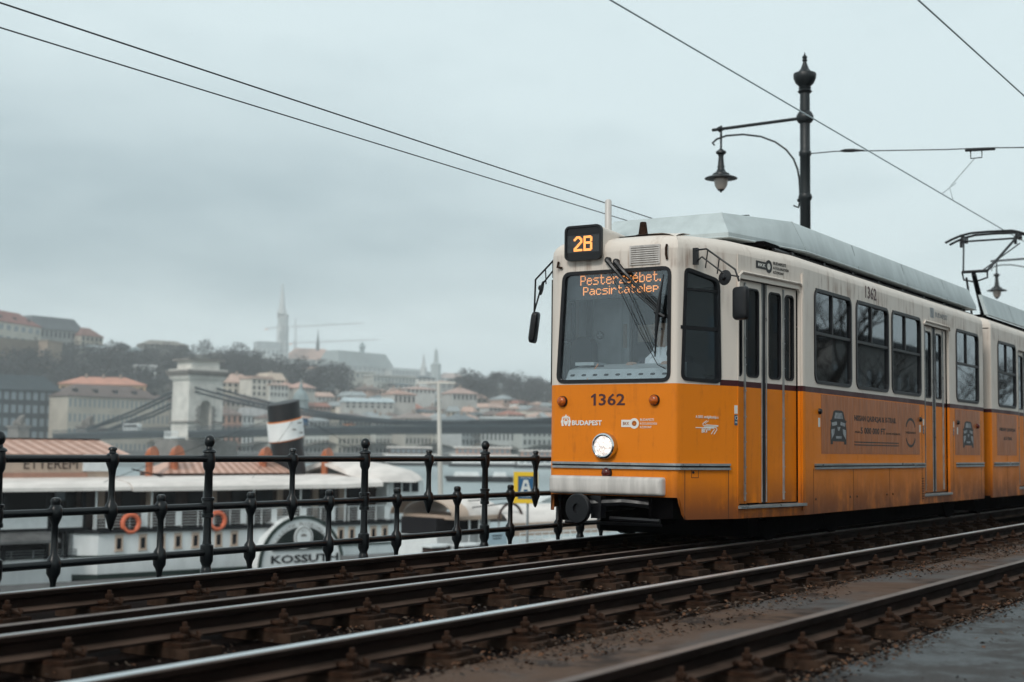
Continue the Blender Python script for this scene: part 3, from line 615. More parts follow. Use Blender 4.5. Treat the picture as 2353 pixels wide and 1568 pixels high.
# pantograph
pg=MB().tube([(24.95,6.137,2.9),(24.75,6.11,3.3),(24.05,6.08,3.86)],[.055,.05,.04],8).tube([(24.95,6.30,2.9),(24.05,6.20,3.80)],.018,6).box((24.9,6.137,2.95),(.5,.9,.08)).build('pantograph','black',tram)
b=MB(); b.tube([(24.05,5.86,3.90),(24.05,6.27,3.90)],.026,8).tube([(24.05,6.27,3.90),(24.15,6.27,3.78),(24.18,6.1,3.74),(24.15,5.88,3.80),(24.05,5.86,3.90)],.016,6)
b.tube([(24.05,5.86,3.90),(25.45,5.67,4.66)],.022,6).tube([(24.05,5.92,3.92),(25.4,5.63,4.52)],.012,5).tube([(24.05,6.25,3.90),(25.45,6.60,4.64)],.016,6).tube([(25.45,5.6,4.62),(25.45,6.64,4.62)],.018,6)
for y in (5.67,6.60): b.box((25.5,y,4.66),(.32,.05,.10)); b.box((25.4,y+.03,4.58),(.06,.04,.14))
b.build('upper_arm','black',pg)
for x in (25.36,25.64):
    MB().tube([(x,5.38,4.605),(x,5.50,4.66),(x,5.64,4.715),(x,5.75,4.745),(x,6.137,4.755),(x,6.45,4.75),(x,6.63,4.715),(x,6.78,4.66),(x,6.90,4.605)],.022,6).build('collector_strip','black',pg)
# articulation, underframe, bogies, coupler
b=MB()
for i in range(9):
    x=20.17+i*.055; e=.03 if i%2 else 0.; b.loft([[(x+d,y,z) for y,z in rrect(5.10+e,7.17-e,.42+e,2.68-e,.1)] for d in (0,.05)])
b.build('bellows','rubber',tram,smooth=0); b=MB()
for i in range(8):
    x=27.2+i*.055; e=.03 if i%2 else 0.; b.loft([[(x+d,y,z) for y,z in rrect(5.10+e,7.17-e,.42+e,2.68-e,.1)] for d in (0,.05)])
b.build('bellows','rubber',tram,smooth=0)
MB().box((16.2,YC,.33),(7.9,2.0,.12)).box((24,YC,.33),(6.3,2.0,.12)).box((12.2,YC,.42),(1.3,1.25,.06)).box((11.62,5.62,.36),(.36,.2,.2)).box((11.55,6.62,.34),(.2,.12,.26)).box((16.3,YC,.17),(7.2,1.6,.24)).box((24,YC,.17),(6.2,1.6,.24)).box((31.6,YC,.22),(7.7,1.9,.34)).box((31.6,YC,1.4),(7.6,1.2,1.6)).box((12.35,5.75,.3),(.5,.6,.26)).build('underframe_dark_fill','under',tram,smooth=0)  # also holds dark boxes added to stand for shade under and inside the tram
for x in (13.2,15.0,19.6,21.2,25.5):
    bg_=MB().box((x,YC,.28),(.5,1.75,.16)).build('bogie','under',tram,smooth=0)
    for y in (RY[1],RY[0]): MB().lathe([(.30,-.06),(.33,-.055),(.33,.06),(.28,.065),(.10,.07)],(x,y,.33),(0,-1,0),20).build('wheel','under',bg_,smooth=30)
b=MB().lathe([(.133,-.02),(.133,.015),(.125,.024),(.045,.026),(.045,.004),(.001,.004)],(11.15,6.315,.336),(-1,.15,0),28).tube([(11.18,6.31,.336),(11.9,6.15,.36)],.05,8).tube([(11.24,6.25,.38),(11.32,5.95,.40),(11.4,5.72,.38)],.035,8)
b.box((11.28,6.18,.35),(.1,.1,.2)).tube([(11.35,6.1,.25),(11.35,5.6,.24)],.02,6).tube([(11.42,6.6,.2),(11.42,5.62,.2)],.016,6)
b.build('coupler','black',tram)
b=MB().tube([(11.36,5.70,.44),(11.36,5.70,.22)],.02,6).tube([(11.40,6.64,.44),(11.40,6.64,.2),(11.3,6.60,.2)],.02,6).box((11.6,5.9,.22),(.3,.5,.05)); b.build('life_guard','under',tram)
# cab
MB().box((12.66,6.9,1.55),(.03,.62,2.2)).box((12.66,5.38,1.55),(.03,.42,2.2)).box((12.66,6.1,2.55),(.03,1.9,.2)).box((12.64,6.60,1.55),(.05,.05,2.2)).box((12.64,6.68,1.55),(.04,.03,2.2)).build('cab_bulkhead','cab',tram,smooth=0)
MB().box((12.70,6.05,1.5),(.02,1.05,2.1)).box((12.63,7.04,2.0),(.03,.06,1.2)).box((12.4,7.1,1.95),(.3,.03,.03)).build('dark_cab_opening','steel',tram,smooth=0)  # dark panel stands in for the shaded door opening
MB().box((12.62,6.40,2.02),(.02,.15,.17)).box((12.62,6.62,2.0),(.02,.04,.24)).build('notice','tan',tram,smooth=0)
fw=frame((12.64,6.92,2.02),(0,-1,0),(-1,0,0)); MB().lathe([(.045,0),(.045,.006)],fw(0,0,0),(-1,0,0),16).build('first_aid_sign','steel',tram); MB().fbox(fw,0,0,.007,.055,.018,.004).fbox(fw,0,0,.008,.018,.055,.004).build('first_aid_cross','cab',tram,smooth=0)
MB().box((12.6,5.30,1.95),(.03,.10,.18)).box((12.56,5.27,2.2),(.02,.05,.14)).build('cab_vent','alu',tram,smooth=0)
b=MB(); b.loft([[(11.42,y,1.49),(11.50,y,1.60),(11.80,y,1.665),(11.85,y,1.2),(11.42,y,1.2)] for y in (6.62,5.55)]); b.box((11.70,6.5,1.66),(.25,.2,.03)); dsh=b.build('dashboard','dash',tram,smooth=0)
fd=frame((11.46,6.10,1.545),(0,-1,0),(-.81,0,.587),(.587,0,.81))
b=MB()
for i in range(9): b.plate(fd,rrect(-.46+i*.118-.024,-.46+i*.118+.024,-.012,.012,.011,3),(),.002,.004)
b.build('air_slot','rubber',dsh,smooth=0)
MB().box((11.64,6.40,1.640),(.02,.13,.012)).build('ticket_slot','rubber',dsh,smooth=0)
MB().tube([(11.58,6.36,1.655),(11.43,6.39,1.50)],.007,4).build('strap','orangetag',tram)
MB().loft([[(x,y,z) for y,z in rrect(6.82,7.06,1.25,1.98,.1)] for x in (12.30,12.42)]).build('driver_seat','seat',tram,smooth=40)
MB().loft([[(x,y,z) for y,z in rrect(5.74,6.18,1.0,1.72,.1)] for x in (12.25,12.36)]).build('driver_seat','seat',tram,smooth=40)
fo=frame(FA(.30,1.49,-.10),dA,tuple(nA)); MB().add([fo(-.13,0,0),fo(.15,0,0),fo(.10,.15,-.05),fo(-.09,.17,-.05)],[(0,1,2,3)]).add([fo(-.03,.0,.012),fo(.02,.0,.012),fo(-.02,.09,-.015),fo(-.05,.09,-.015)],[(0,1,2,3)]).build('folder','paper',tram,smooth=0)
MB().box((12.05,5.42,1.3),(.5,.2,.5)).build('cab_side_lining','inner',tram,smooth=0)
# lettering and emblems
b=MB(); b.text(FF,'362',-.128,.140,1.262,1.370,.002,bold=.018).plate(FF,[(-.182,1.262),(-.158,1.262),(-.158,1.370),(-.176,1.370),(-.210,1.345),(-.204,1.330),(-.182,1.344)],(),.001,.003); b.build('fleet_number','maroon',tram,smooth=0)
b=MB(); b.text(FS,'1362',15.12,15.50,2.55,2.685,.002,bold=.012); b.build('fleet_number','maroon',tram,smooth=0)
U=lambda y:6.10-y
b=MB()
# town arms: shield, crown and two supporters
b.plate(FF,[(-.49,1.145),(-.45,1.145),(-.45,1.10),(-.47,1.075),(-.49,1.10)],[[(-.482,1.138),(-.458,1.138),(-.458,1.122),(-.482,1.122)]],.001,.003)
b.plate(FF,[(-.49,1.15),(-.495,1.172),(-.482,1.163),(-.470,1.185),(-.458,1.163),(-.445,1.172),(-.45,1.15)],(),.001,.003)
for s in (-1,1):
    P=[(-.047,1.155),(-.036,1.165),(-.026,1.150),(-.040,1.140),(-.028,1.125),(-.034,1.10),(-.026,1.078),(-.05,1.074),(-.052,1.10),(-.060,1.115),(-.052,1.13)]
    b.plate(FF,[(-.47+s*(-p[0]-.005),p[1]) for p in P],(),.001,.003)
b.text(FF,'BUDAPEST',-.405,-.094,1.082,1.128,.003,bold=.03); b.build('city_emblem','white',tram,smooth=0)
def bkk(fr,u0,u1,vc,hh,R,m1,m2,tu0,tu1,nm,lines=True,hole=True):
    b=MB(); uc=u1-R; pts=[]
    a0=math.asin(min(.99,hh/R))
    for i in range(25):
        a=math.pi-a0-(2*math.pi-2*a0)*i/24; pts.append((uc+R*math.cos(a),vc+R*math.sin(a)))
    pts=[(u0,vc-hh),(u0,vc+hh)]+pts
    hole_=[(uc+R*.52*math.cos(i*.35),vc+R*.52*math.sin(i*.35)) for i in range(18)]
    b.plate(fr,pts,[hole_],.001,.003); o=b.build('operator_logo',m1,tram,smooth=0)
    q=MB(); q.plate(fr,[(uc+R*.42*math.cos(i*.35),vc+R*.42*math.sin(i*.35)) for i in range(18)],[[(uc+R*.22*math.cos(i*.35),vc+R*.22*math.sin(i*.35)) for i in range(18)]],.001,.004)
    q.text(fr,'BKK',u0+(uc-R-u0)*.22,uc-R*1.05,vc-hh*.45,vc+hh*.45,.005); q.build('logo_letters',m2,o,smooth=0)
    t=MB(); h=(R*2)/3.4
    for i,s in enumerate(('BUDAPESTI','KÖZLEKEDÉSI','KÖZPONT')):
        w_=(.82,1.,.68)[i]; t.text(fr,s,tu0,tu0+(tu1-tu0)*w_,vc+R*.93-h*1.15*i-h*.82,vc+R*.93-h*1.15*i,.003,bold=.004)
    t.build('logo_text',m1,o,smooth=0)
bkk(FF,U(5.995),U(5.818),1.100,.032,.047,'white','adv',U(5.805),U(5.640),'f')
bkk(FD_,.30,.60,2.605,.035,.062,'ink','white',.625,.915,'s')
b=MB(); b.text(FA,'A BKK szolgáltatója a',.185,.452,1.145,1.178,.003,bold=.006); b.text(FA,'BKV',.255,.325,1.024,1.062,.003,bold=.02); b.text(FA,'ZRT',.328,.362,1.045,1.062,.003,bold=.02)
def strip(pts,w_):
    L=[];R2=[]
    for i,p in enumerate(pts):
        a=Vector(pts[max(i-1,0)]); c=Vector(pts[min(i+1,len(pts)-1)]); t=(c-a).normalized(); nn=Vector((-t.y,t.x))*w_/2; q=Vector(p); L.append(tuple(q+nn)); R2.append(tuple(q-nn))
    return L+R2[::-1]
b.plate(FA,strip([(.312,1.132),(.268,1.103),(.270,1.092),(.30,1.086),(.45,1.084)],.007),(),.001,.003); b.plate(FA,strip([(.335,1.132),(.295,1.106),(.31,1.096),(.45,1.090)],.005),(),.001,.003)
b.plate(FA,strip([(.185,1.068),(.33,1.068),(.395,1.066),(.405,1.055),(.365,1.012)],.007),(),.001,.003); b.plate(FA,strip([(.28,1.075),(.40,1.075),(.43,1.068),(.435,1.055),(.40,1.012)],.008),(),.001,.003)
b.build('operator_mark','white',tram,smooth=0)
for fr,u in ((FA,.668),(FD_,1.20),(FS,17.27),(FS,18.62)):
    o=MB().fbox(fr,u,1.145,.0,.045,.095,.003).build('sticker','bluefoil',tram,smooth=0)
    MB().plate(fr,[(u+.017*math.cos(i*.4),1.165+.017*math.sin(i*.4)) for i in range(16)],[[(u+.013*math.cos(i*.4),1.165+.013*math.sin(i*.4)) for i in range(16)]],.001,.005).fbox(fr,u-.004,1.128,.003,.026,.004,.001).fbox(fr,u-.002,1.12,.003,.03,.004,.001).fbox(fr,u,1.240,0,.045,.075,.003).build('sticker_print','pale',o,smooth=0)
for u in (13.665,17.12,18.80):
    MB().lathe([(.03,0),(.028,.02),(.02,.03),(.004,.032)],FS(u,1.27,0),(0,-1,0),14).build('door_button','rubber',tram); MB().fbox(FS,u,1.16,0,.05,.09,.003).build('button_label','pale',tram,smooth=0)
MB().lathe([(.035,0),(.033,.03),(.01,.04)],FS(19.78,1.24,0),(0,-1,0),12).build('side_indicator','redlens',tram)
# advertising panels
def advert(x0,x1,cx,car_w):
    o=MB().fbox(FS,(x0+x1)/2,1.145,0,x1-x0,.595,.002).build('advert_panel','adv',tram,smooth=0)
    f=frame((cx,4.987,1.115),(1,0,0),(0,-1,0)); k=car_w/.5
    b=MB(); b.plate(f,[(u*k,v) for u,v in [(-.24,-.17),(-.17,-.17),(-.17,-.14),(.17,-.14),(.17,-.17),(.24,-.17),(.245,-.02),(.22,.05),(.25,.075),(.20,.085),(.15,.165),(.10,.18),(-.10,.18),(-.15,.165),(-.20,.085),(-.25,.075),(-.22,.05),(-.245,-.02)]],(),.001,.003)
    c=b.build('car_picture','ink',o,smooth=0)
    b=MB(); 
    for P in ([(-.13,.095),(.13,.095),(.10,.155),(-.10,.155)],[(-.21,.05),(-.06,.065),(-.05,.03),(-.19,.015)],[(.21,.05),(.06,.065),(.05,.03),(.19,.015)],[(-.22,-.02),(-.12,-.01),(-.13,-.06),(-.22,-.12)],[(.22,-.02),(.12,-.01),(.13,-.06),(.22,-.12)],[(-.09,-.085),(.09,-.085),(.08,-.11),(-.08,-.11)],[(-.05,.01),(.05,.01),(.02,-.03),(-.02,-.03)]):
        b.plate(f,[(u*k,v) for u,v in P],(),.001,.005)
    b.build('car_highlight','silver',c,smooth=0)
    return o
ad=advert(13.72,17.105,14.23,.50)
b=MB(); b.text(FS,'NISSAN QASHQAI & X-TRAIL',14.725,16.18,1.190,1.262,.003,bold=.02); b.text(FS,'AKÁR',14.735,14.90,1.072,1.100,.003); b.text(FS,'5 000 000 FT',14.93,15.78,1.065,1.135,.003,bold=.02); b.text(FS,'KEDVEZMÉNNYEL',15.80,16.345,1.068,1.096,.003)
for z in (.975,.945): b.fbox(FS,15.5,z,.002,1.55,.012,.0015)
for s in (1,-1): b.plate(FS,strip([(16.74+.19*math.cos(a),1.105+s*(.02+.14*math.sin(a))) for a in [.35+i*(math.pi-.7)/12 for i in range(13)]],.03),(),.001,.003)
b.text(FS,'NISSAN',16.55,16.93,1.092,1.118,.003,bold=.01); b.build('advert_text','ink',ad,smooth=0)
ad=advert(18.68,19.95,19.33,.55); ad=advert(20.9,22.15,21.2,.0001) if False else MB().fbox(FS,21.5,1.145,0,1.2,.595,.002).build('advert_panel','adv',tram,smooth=0)
b=MB(); b.text(FS,'NISSAN QASHQAI',21.05,22.0,1.19,1.25,.003,bold=.02); b.text(FS,'& X-TRAIL',21.3,21.8,1.07,1.12,.003,bold=.02); b.build('advert_text','ink',ad,smooth=0)
b=MB(); b.fbox(FS,17.68,2.61,0,.16,.12,.003); b.text(FS,'BUDAPEST',17.82,18.38,2.57,2.63,.003,bold=.01); b.build('city_emblem','silver',tram,smooth=0)
# ------------------------------------------------------------------ the driver
def skin_body(name,nodes,edges,m,parent=None,sub=2):
    """one continuous skinned surface: nodes = {key:(pos,radius)}"""
    me=bpy.data.meshes.new(name); ks=list(nodes); ix={k:i for i,k in enumerate(ks)}
    me.from_pydata([nodes[k][0] for k in ks],[(ix[a],ix[b_]) for a,b_ in edges],[])
    o=bpy.data.objects.new(name,me); C.objects.link(o); o.modifiers.new('s','SKIN'); sk=me.skin_vertices[0].data
    for k in ks:
        r=nodes[k][1]; r=r if isinstance(r,tuple) else (r,r); sk[ix[k]].radius=r; sk[ix[k]].use_root=(ix[k]==0)
    mo=o.modifiers.new('u','SUBSURF'); mo.levels=sub; mo.render_levels=sub
    dg=bpy.context.evaluated_depsgraph_get(); m2=bpy.data.meshes.new_from_object(o.evaluated_get(dg)); o.modifiers.clear(); old=o.data; o.data=m2; bpy.data.meshes.remove(old)
    m2.materials.clear(); m2.materials.append(MT[m]); m2.polygons.foreach_set('use_smooth',[True]*len(m2.polygons)); return o
DX,DY,DZ=12.06,5.93,0.
nd={'pel':((DX+.06,DY,1.17),.135),'bel':((DX+.08,DY,1.36),.13),'che':((DX+.06,DY,1.58),.145),'nk0':((DX+.03,DY,1.78),.06),'nk1':((DX+.0,DY,1.86),.052),'hd0':((DX-.03,DY,1.93),.075),'hd1':((DX-.02,DY,2.02),.088),'hd2':((DX-.01,DY,2.09),.062),'nose':((DX-.118,DY,1.975),.014),'ch':((DX-.08,DY,1.905),.04)}
ed=[('pel','bel'),('bel','che'),('che','nk0'),('nk0','nk1'),('nk1','hd0'),('hd0','hd1'),('hd1','hd2'),('hd0','nose'),('hd0','ch')]
for s,q in ((1,'l'),(-1,'r')):
    nd.update({'sh'+q:((DX+.06,DY+s*.19,1.70),.062),'el'+q:((DX-.02,DY+s*.27,1.44),.048),'wr'+q:((DX-.20,DY+s*.20,1.60),.032),'hp'+q:((DX-.27,DY+s*.18,1.665),(.034,.02)),'hip'+q:((DX,DY+s*.10,1.15),.09),'kn'+q:((DX-.35,DY+s*.12,1.2),.065),'an'+q:((DX-.35,DY+s*.12,.78),.045),'to'+q:((DX-.48,DY+s*.12,.72),.035),'ea'+q:((DX-.01,DY+s*.095,1.985),.02)})
    ed+=[('che','sh'+q),('sh'+q,'el'+q),('el'+q,'wr'+q),('wr'+q,'hp'+q),('pel','hip'+q),('hip'+q,'kn'+q),('kn'+q,'an'+q),('an'+q,'to'+q),('hd0','ea'+q)]
    for i in range(4): nd['f%d%s'%(i,q)]=((DX-.315-.006*(1-abs(i-1.5)),DY+s*(.18+(i-1.5)*.019),1.668),.009); nd['g%d%s'%(i,q)]=((DX-.345,DY+s*(.178+(i-1.5)*.018),1.645),.008); ed+=[('hp'+q,'f%d%s'%(i,q)),('f%d%s'%(i,q),'g%d%s'%(i,q))]
    nd['th'+q]=((DX-.275,DY+s*.135,1.665),.010); ed.append(('hp'+q,'th'+q))
pers=skin_body('person',nd,ed,'skin'); tag(pers,'tram driver in a dark blazer and open white shirt seated behind the windscreen','person')
def shell(name,rings,m,par_): 
    o=MB().loft([[(x,y,z) for x,y in rg] for z,rg in rings]) if False else MB()
    o.loft([[(cx+rx*math.cos(a)*1.0,DY+cy+ry*math.sin(a),z) for a in [2*math.pi*i/20 for i in range(20)]] for z,cx,cy,rx,ry in rings]); ob=o.build(name,m,smooth=60); par(ob,par_); return ob
shell('blazer',[(1.15,DX+.05,0,.16,.21),(1.40,DX+.07,0,.15,.19),(1.60,DX+.06,0,.165,.235),(1.70,DX+.05,0,.15,.25),(1.76,DX+.045,0,.11,.17),(1.80,DX+.04,0,.075,.09)],'blazer',pers)
for s in (1,-1):
    ob=MB().tube([(DX+.06,DY+s*.20,1.71),(DX-.02,DY+s*.275,1.44),(DX-.17,DY+s*.205,1.585)],[.078,.064,.048],10).build('sleeve','blazer',smooth=60); par(ob,pers)
ob=MB().add([(DX-.055,DY-.035,1.83),(DX-.055,DY+.035,1.83),(DX-.135,DY+.115,1.72),(DX-.155,DY+.12,1.58),(DX-.15,DY-.0,1.32),(DX-.155,DY-.12,1.58),(DX-.135,DY-.115,1.72)],[(0,1,2,3,4,5,6)]).add([(DX-.03,DY-.07,1.85),(DX-.075,DY-.01,1.80),(DX-.115,DY-.08,1.72)],[(0,1,2)]).add([(DX-.03,DY+.07,1.85),(DX-.075,DY+.01,1.80),(DX-.115,DY+.08,1.72)],[(0,1,2)]).build('shirt','shirt',smooth=0); par(ob,pers)
for q in (1,-1): ob=MB().lathe([(.010,-.004),(.008,.004),(.003,.006)],(DX-.10,DY+q*.034,1.995),(-1,0,0),8).build('eye','hair'); par(ob,pers)
ob=MB().loft([[(DX+.012+r*1.02*math.cos(a),DY+r*.98*math.sin(a),z) for a in [2*math.pi*i/16 for i in range(16)]] for z,r in ((2.055,.10),(2.08,.098),(2.11,.085),(2.14,.055),(2.15,.02))]).build('hair','hair',smooth=60); par(ob,pers)
# ------------------------------------------------------------------ street lamps and overhead wires
def make_lamp(loc,label):
    x,y=loc; r=thing('street_lamp',(x,y,-4.3),label,'street lamp','lamps along the railing')
    MB().lathe([(.20,-4.3),(.20,-3.6),(.13,-3.4),(.11,-1),(.088,0),(.086,4.98),(.10,5.0),(.115,5.04),(.10,5.09),(.084,5.1),(.084,5.72),(.10,5.74),(.10,5.80),(.083,5.82),(.083,6.27),(.11,6.29),(.14,6.33),(.14,6.40),(.11,6.46),(.083,6.48),(.080,6.78)],(x,y,0),n=16).build('pole','lampiron',r)
    MB().lathe([(.095,6.78),(.12,6.81),(.095,6.84),(.105,6.87),(.09,6.89),(.15,6.95),(.185,7.03),(.19,7.10),(.18,7.115),(.12,7.13),(.07,7.19),(.04,7.27),(.03,7.31),(.045,7.335),(.03,7.36),(.045,7.385),(.03,7.41),(.014,7.43),(.006,7.47)],(x,y,0),n=18).build('finial','lampiron',r)
    yt=y+1.5
    b=MB().tube([(x,y,6.37),(x,yt+.16,6.345)],.028,8).tube([(x,yt-.02,6.36),(x,yt+.05,6.34)],.05,8).tube([(x,yt,6.4),(x,yt,6.0)],.02,6)
    b.tube([(x,y+.10,5.0),(x,y+.13,5.0)],.03,6)
    b.tube([(x,y+.20,4.92),(x,y+.12,4.88),(x,y+.09,4.98)]+[(x,y+a,z) for a,z in ((.09,5.15),(.10,5.35),(.13,5.52),(.20,5.70),(.33,5.87),(.52,6.02),(.78,6.14),(1.1,6.21),(1.4,6.22),(1.58,6.18),(1.66,6.12),(1.62,6.08))],.017,6)
    b.build('bracket','lampiron',r)
    l=MB().lathe([(.03,6.0),(.05,5.98),(.085,5.96),(.09,5.93),(.05,5.90),(.042,5.86),(.055,5.72),(.062,5.70),(.058,5.66),(.09,5.60),(.14,5.575),(.15,5.545),(.20,5.53),(.275,5.50),(.28,5.488),(.27,5.485)],(x,yt,0),n=22).build('lantern','lampiron',r)
    MB().lathe([(.272,5.486),(.15,5.515),(.10,5.52)],(x,yt,0),n=22).build('shade_lining','brass',l)
    MB().lathe([(.115,5.50),(.12,5.46),(.105,5.37),(.07,5.31),(.05,5.29)],(x,yt,0),n=16).build('lamp_glass','bulb',l)
    MB().lathe([(.072,5.315),(.05,5.285),(.02,5.27),(.01,5.25)],(x,yt,0),n=12).build('lantern_cap','lampiron',l)
    return r
L1=make_lamp((22.14,8.3),'ornate dark lamp post with finial rising behind the tram roof')
dup(L1,(41.3,8.3,-4.3),label='farther ornate lamp whose lantern shows beside the pantograph at the edge of the photo')
dup(L1,(60.5,8.3,-4.3),label='farthest ornate lamp, hidden behind the tram')
def wire(name,pts,r,m,label,cat='wire',group=None): return tag(MB().tube(pts,r,6).build(name,m),label,cat,group)
wire('cable',[(-10,8.3,4.05),(22.14,8.3,3.85),(41.3,8.3,3.9),(60,8.3,3.9)],.0065,'black','upper of the two thin black cables sloping down to the tram roof','cable','feeder cables')
wire('cable',[(-10,8.3,3.80),(22.14,8.3,3.745),(41.3,8.3,3.8),(60,8.3,3.8)],.0055,'black','lower of the two thin black cables sloping down to the tram roof','cable','feeder cables')
wire('contact_wire',[(-10,5.9,4.97),(10.9,5.9,4.852),(25.5,5.9,4.772),(60,5.9,4.85)],.0085,'cwire','grey contact wire passing behind the lamp post down to the pantograph','wire','contact wires')
wire('contact_wire',[(-10,3.54,4.84),(12.2,3.54,4.836),(16.3,3.54,4.868),(60,3.54,4.85)],.0085,'cwire','grey contact wire crossing the top right corner of the sky','wire','contact wires')
sw=MB(); yy=[(8.22,5.76),(7.8,5.755),(6.0,5.60),(5.35,5.56),(4.5,5.48),(3.0,5.40),(0,5.5),(-6,6.0)]
sw.tube([(22.14,a,z) for a,z in yy],.009,6); sw.tube([(22.14,7.70,5.752),(22.14,7.62,5.75),(22.14,7.50,5.74),(22.14,7.3,5.72)],[.012,.028,.03,.01],8)
sp=tag(sw.build('span_wire','black'),'thin dark span wire running right from the lamp post across both tracks','wire')
b=MB().tube([(22.14,5.7,5.555),(22.14,5.25,5.535)],.024,6).tube([(22.14,5.62,5.54),(22.14,5.62,5.42),(22.14,5.45,5.42),(22.14,5.45,5.54)],.010,5); par(b.build('insulator','black'),sp)
b=MB().tube([(22.14,5.55,5.43),(22.14,5.95,5.0),(22.14,5.90,4.80)],.008,5).tube([(22.14,5.85,5.06),(21.6,5.92,4.81)],.008,5); par(b.build('wire_hanger','cwire'),sp)
tag(MB().lathe([(.1,-.3),(.09,6.4),(.05,6.5)],(22.14,-6,0),n=12).build('tram_pole','lampiron'),'plain pole outside the picture that holds the far end of the span wire','pole')
# ------------------------------------------------------------------ paddle steamer and its neighbours on the near bank
BS=1.25; P0=Vector((49.32,42.73,0))*BS; ang=R_(-14.5); ub=Vector((math.cos(ang),math.sin(ang),0)); nb=Vector((-ub.y,ub.x,0))
def Bt(s,t,z): return P0+ub*s*BS+nb*t*BS+Vector((0,0,H0+(z-H0)*BS))
FBt=lambda t=0.:(lambda u,v,n=0.: Bt(u,t-n,v))
def blk(b,s0,s1,t0,t1,z0,z1):
    vs=[Bt(s,t,z) for z in (z0,z1) for s,t in ((s0,t0),(s1,t0),(s1,t1),(s0,t1))]
    return b.add(vs,[(3,2,1,0),(4,5,6,7),(0,1,5,4),(1,2,6,5),(2,3,7,6),(3,0,4,7)])
ship=thing('paddle_steamer',Bt(0,3,-4.7),'white paddle steamer with a black, white and orange funnel and a big paddle box','paddle steamer',rz=0)
def bp(b,name,m,par_=None,smooth=30): o=b.build(name,m,smooth=smooth); par(o,par_ or ship); return o
def hullring(z,e,s0=-10.6,s1=7.2): return [Bt(s,t,z) for s,t in ((s0+1.2,0-e),(s0+.4,.6-e),(s0,2.2),(s0,4),(s0+.5,5.6),(s0+1.4,6+e),(s1-1.6,6+e),(s1+1.2,4.2),(s1+2,3),(s1+1.2,1.6),(s1-1.6,0-e))]
b=MB(); b.loft([hullring(-5.2,-.25),hullring(-4.4,0),hullring(-3.72,.0),hullring(-2.75,.0)]); bp(b,'hull','hull')
b=MB(); b.loft([hullring(-3.74,.05),hullring(-3.66,.05)]).loft([hullring(-4.62,.02),hullring(-4.42,.05)]); bp(b,'hull_stripe','green')
b=MB(); b.loft([hullring(-5.7,-.1),hullring(-4.62,.012)]); bp(b,'boot_top','hulldk')
po=thing('mooring_pontoon',Bt(-8,-1.5,-4.8),'low dark mooring pontoon floating in front of the steamer hull','pontoon'); b=MB(); blk(b,-20,1.5,-2.6,-.35,-5.7,-4.66); bp(b,'float','hulldk',po); b=MB(); blk(b,-20,1.5,-2.66,-.3,-4.66,-4.6); bp(b,'pontoon_deck','quay',po)
b=MB(); b.loft([hullring(-2.78,.12),hullring(-2.62,.12)]); bp(b,'deck_edge','hulldk')
mw=None
for s in (-8.49,-7.41,-6.55,-5.77,-4.93,-3.8,-3.01,2.72,3.35,4.62,5.3):
    b=MB().plate(FBt(),rrect(s-.17,s+.17,-3.50,-2.92,.03),[rrect(s-.11,s+.11,-3.44,-2.99,.02)],.06,.05); blk(b,s-.2,s+.2,-.06,.0,-3.53,-3.49); blk(b,s-.19,s+.19,-.07,.0,-2.90,-2.86)
    w_=bp(b,'window','tan'); bp(MB().plate(FBt(),rrect(s-.11,s+.11,-3.44,-2.99,.02),(),.02,.015),'pane','darkwin',w_)
# paddle box
def arc(cx,cz,r,a0,a1,n): return [(cx+r*math.cos(R_(a0+(a1-a0)*i/n)),cz+r*math.sin(R_(a0+(a1-a0)*i/n))) for i in range(n+1)]
pb=MB(); pb.loft([[Bt(u,t,z) for u,z in arc(.2,-4.55,2.28,0,180,28)] for t in (-.55,.6)]); pbo=bp(pb,'paddle_box','hull')
b=MB().plate(FBt(),arc(.2,-4.55,2.30,0,180,28)+[],[arc(.2,-4.55,2.16,1,179,28)],.1,.60); bp(b,'box_moulding','green',pbo)
b=MB().plate(FBt(),arc(.2,-4.55,1.80,26,154,24),(),.02,.57); bp(b,'louvre_back','hulldk',pbo)
b=MB()
for i in range(11):
    z=-3.76+i*.09; hw=math.sqrt(max(.01,1.79**2-(z+4.55)**2))-.02; b.fbox(FBt(),.2,z,.57,hw*2,.03,.05)
bp(b,'louvre','green',pbo)
b=MB().plate(FBt(),[(.2+.50*math.cos(a),-3.22+.52*math.sin(a)) for a in [i*math.pi/16 for i in range(32)]],(),.06,.66); em=bp(b,'emblem_plate','hull',pbo)
b=MB().plate(FBt(),[(.2+.44*math.cos(a),-3.22+.46*math.sin(a)) for a in [i*math.pi/16 for i in range(32)]],[[(.2+.40*math.cos(a),-3.22+.42*math.sin(a)) for a in [i*math.pi/16 for i in range(32)]]],.02,.67)
b.plate(FBt(),[(.02,-3.12),(.2,-3.05),(.38,-3.12),(.30,-3.2),(.2,-3.16),(.1,-3.2)],(),.02,.67).plate(FBt(),[(.0,-3.5),(.1,-3.42),(.2,-3.48),(.3,-3.42),(.4,-3.5),(.2,-3.58)],(),.02,.67).text(FBt(),'1913',.06,.34,-2.98,-2.88,.67)
bp(b,'emblem','limedark',em)
b=MB(); b.text(FBt(),'KOSSUTH',-1.45,2.20,-4.34,-3.98,.57,bold=.03); bp(b,'ship_name','hulldk',pbo)
b=MB(); s_='KOSSUTH MÚZEUMHAJÓ'
for i,ch in enumerate(s_):
    if ch==' ': continue
    a=R_(150-120*i/(len(s_)-1)); c=Vector((.2+1.66*math.cos(a),-4.28+1.66*math.sin(a))); t=Vector((math.sin(a),-math.cos(a))); n_=Vector((math.cos(a),math.sin(a)))
    fr=lambda u,v,n=0.,c=c,t=t,n_=n_: Bt(c.x+t.x*u+n_.x*v,-n,c.y+t.y*u+n_.y*v)
    b.text(fr,ch,-.07,.07,-.09,.09,.57)
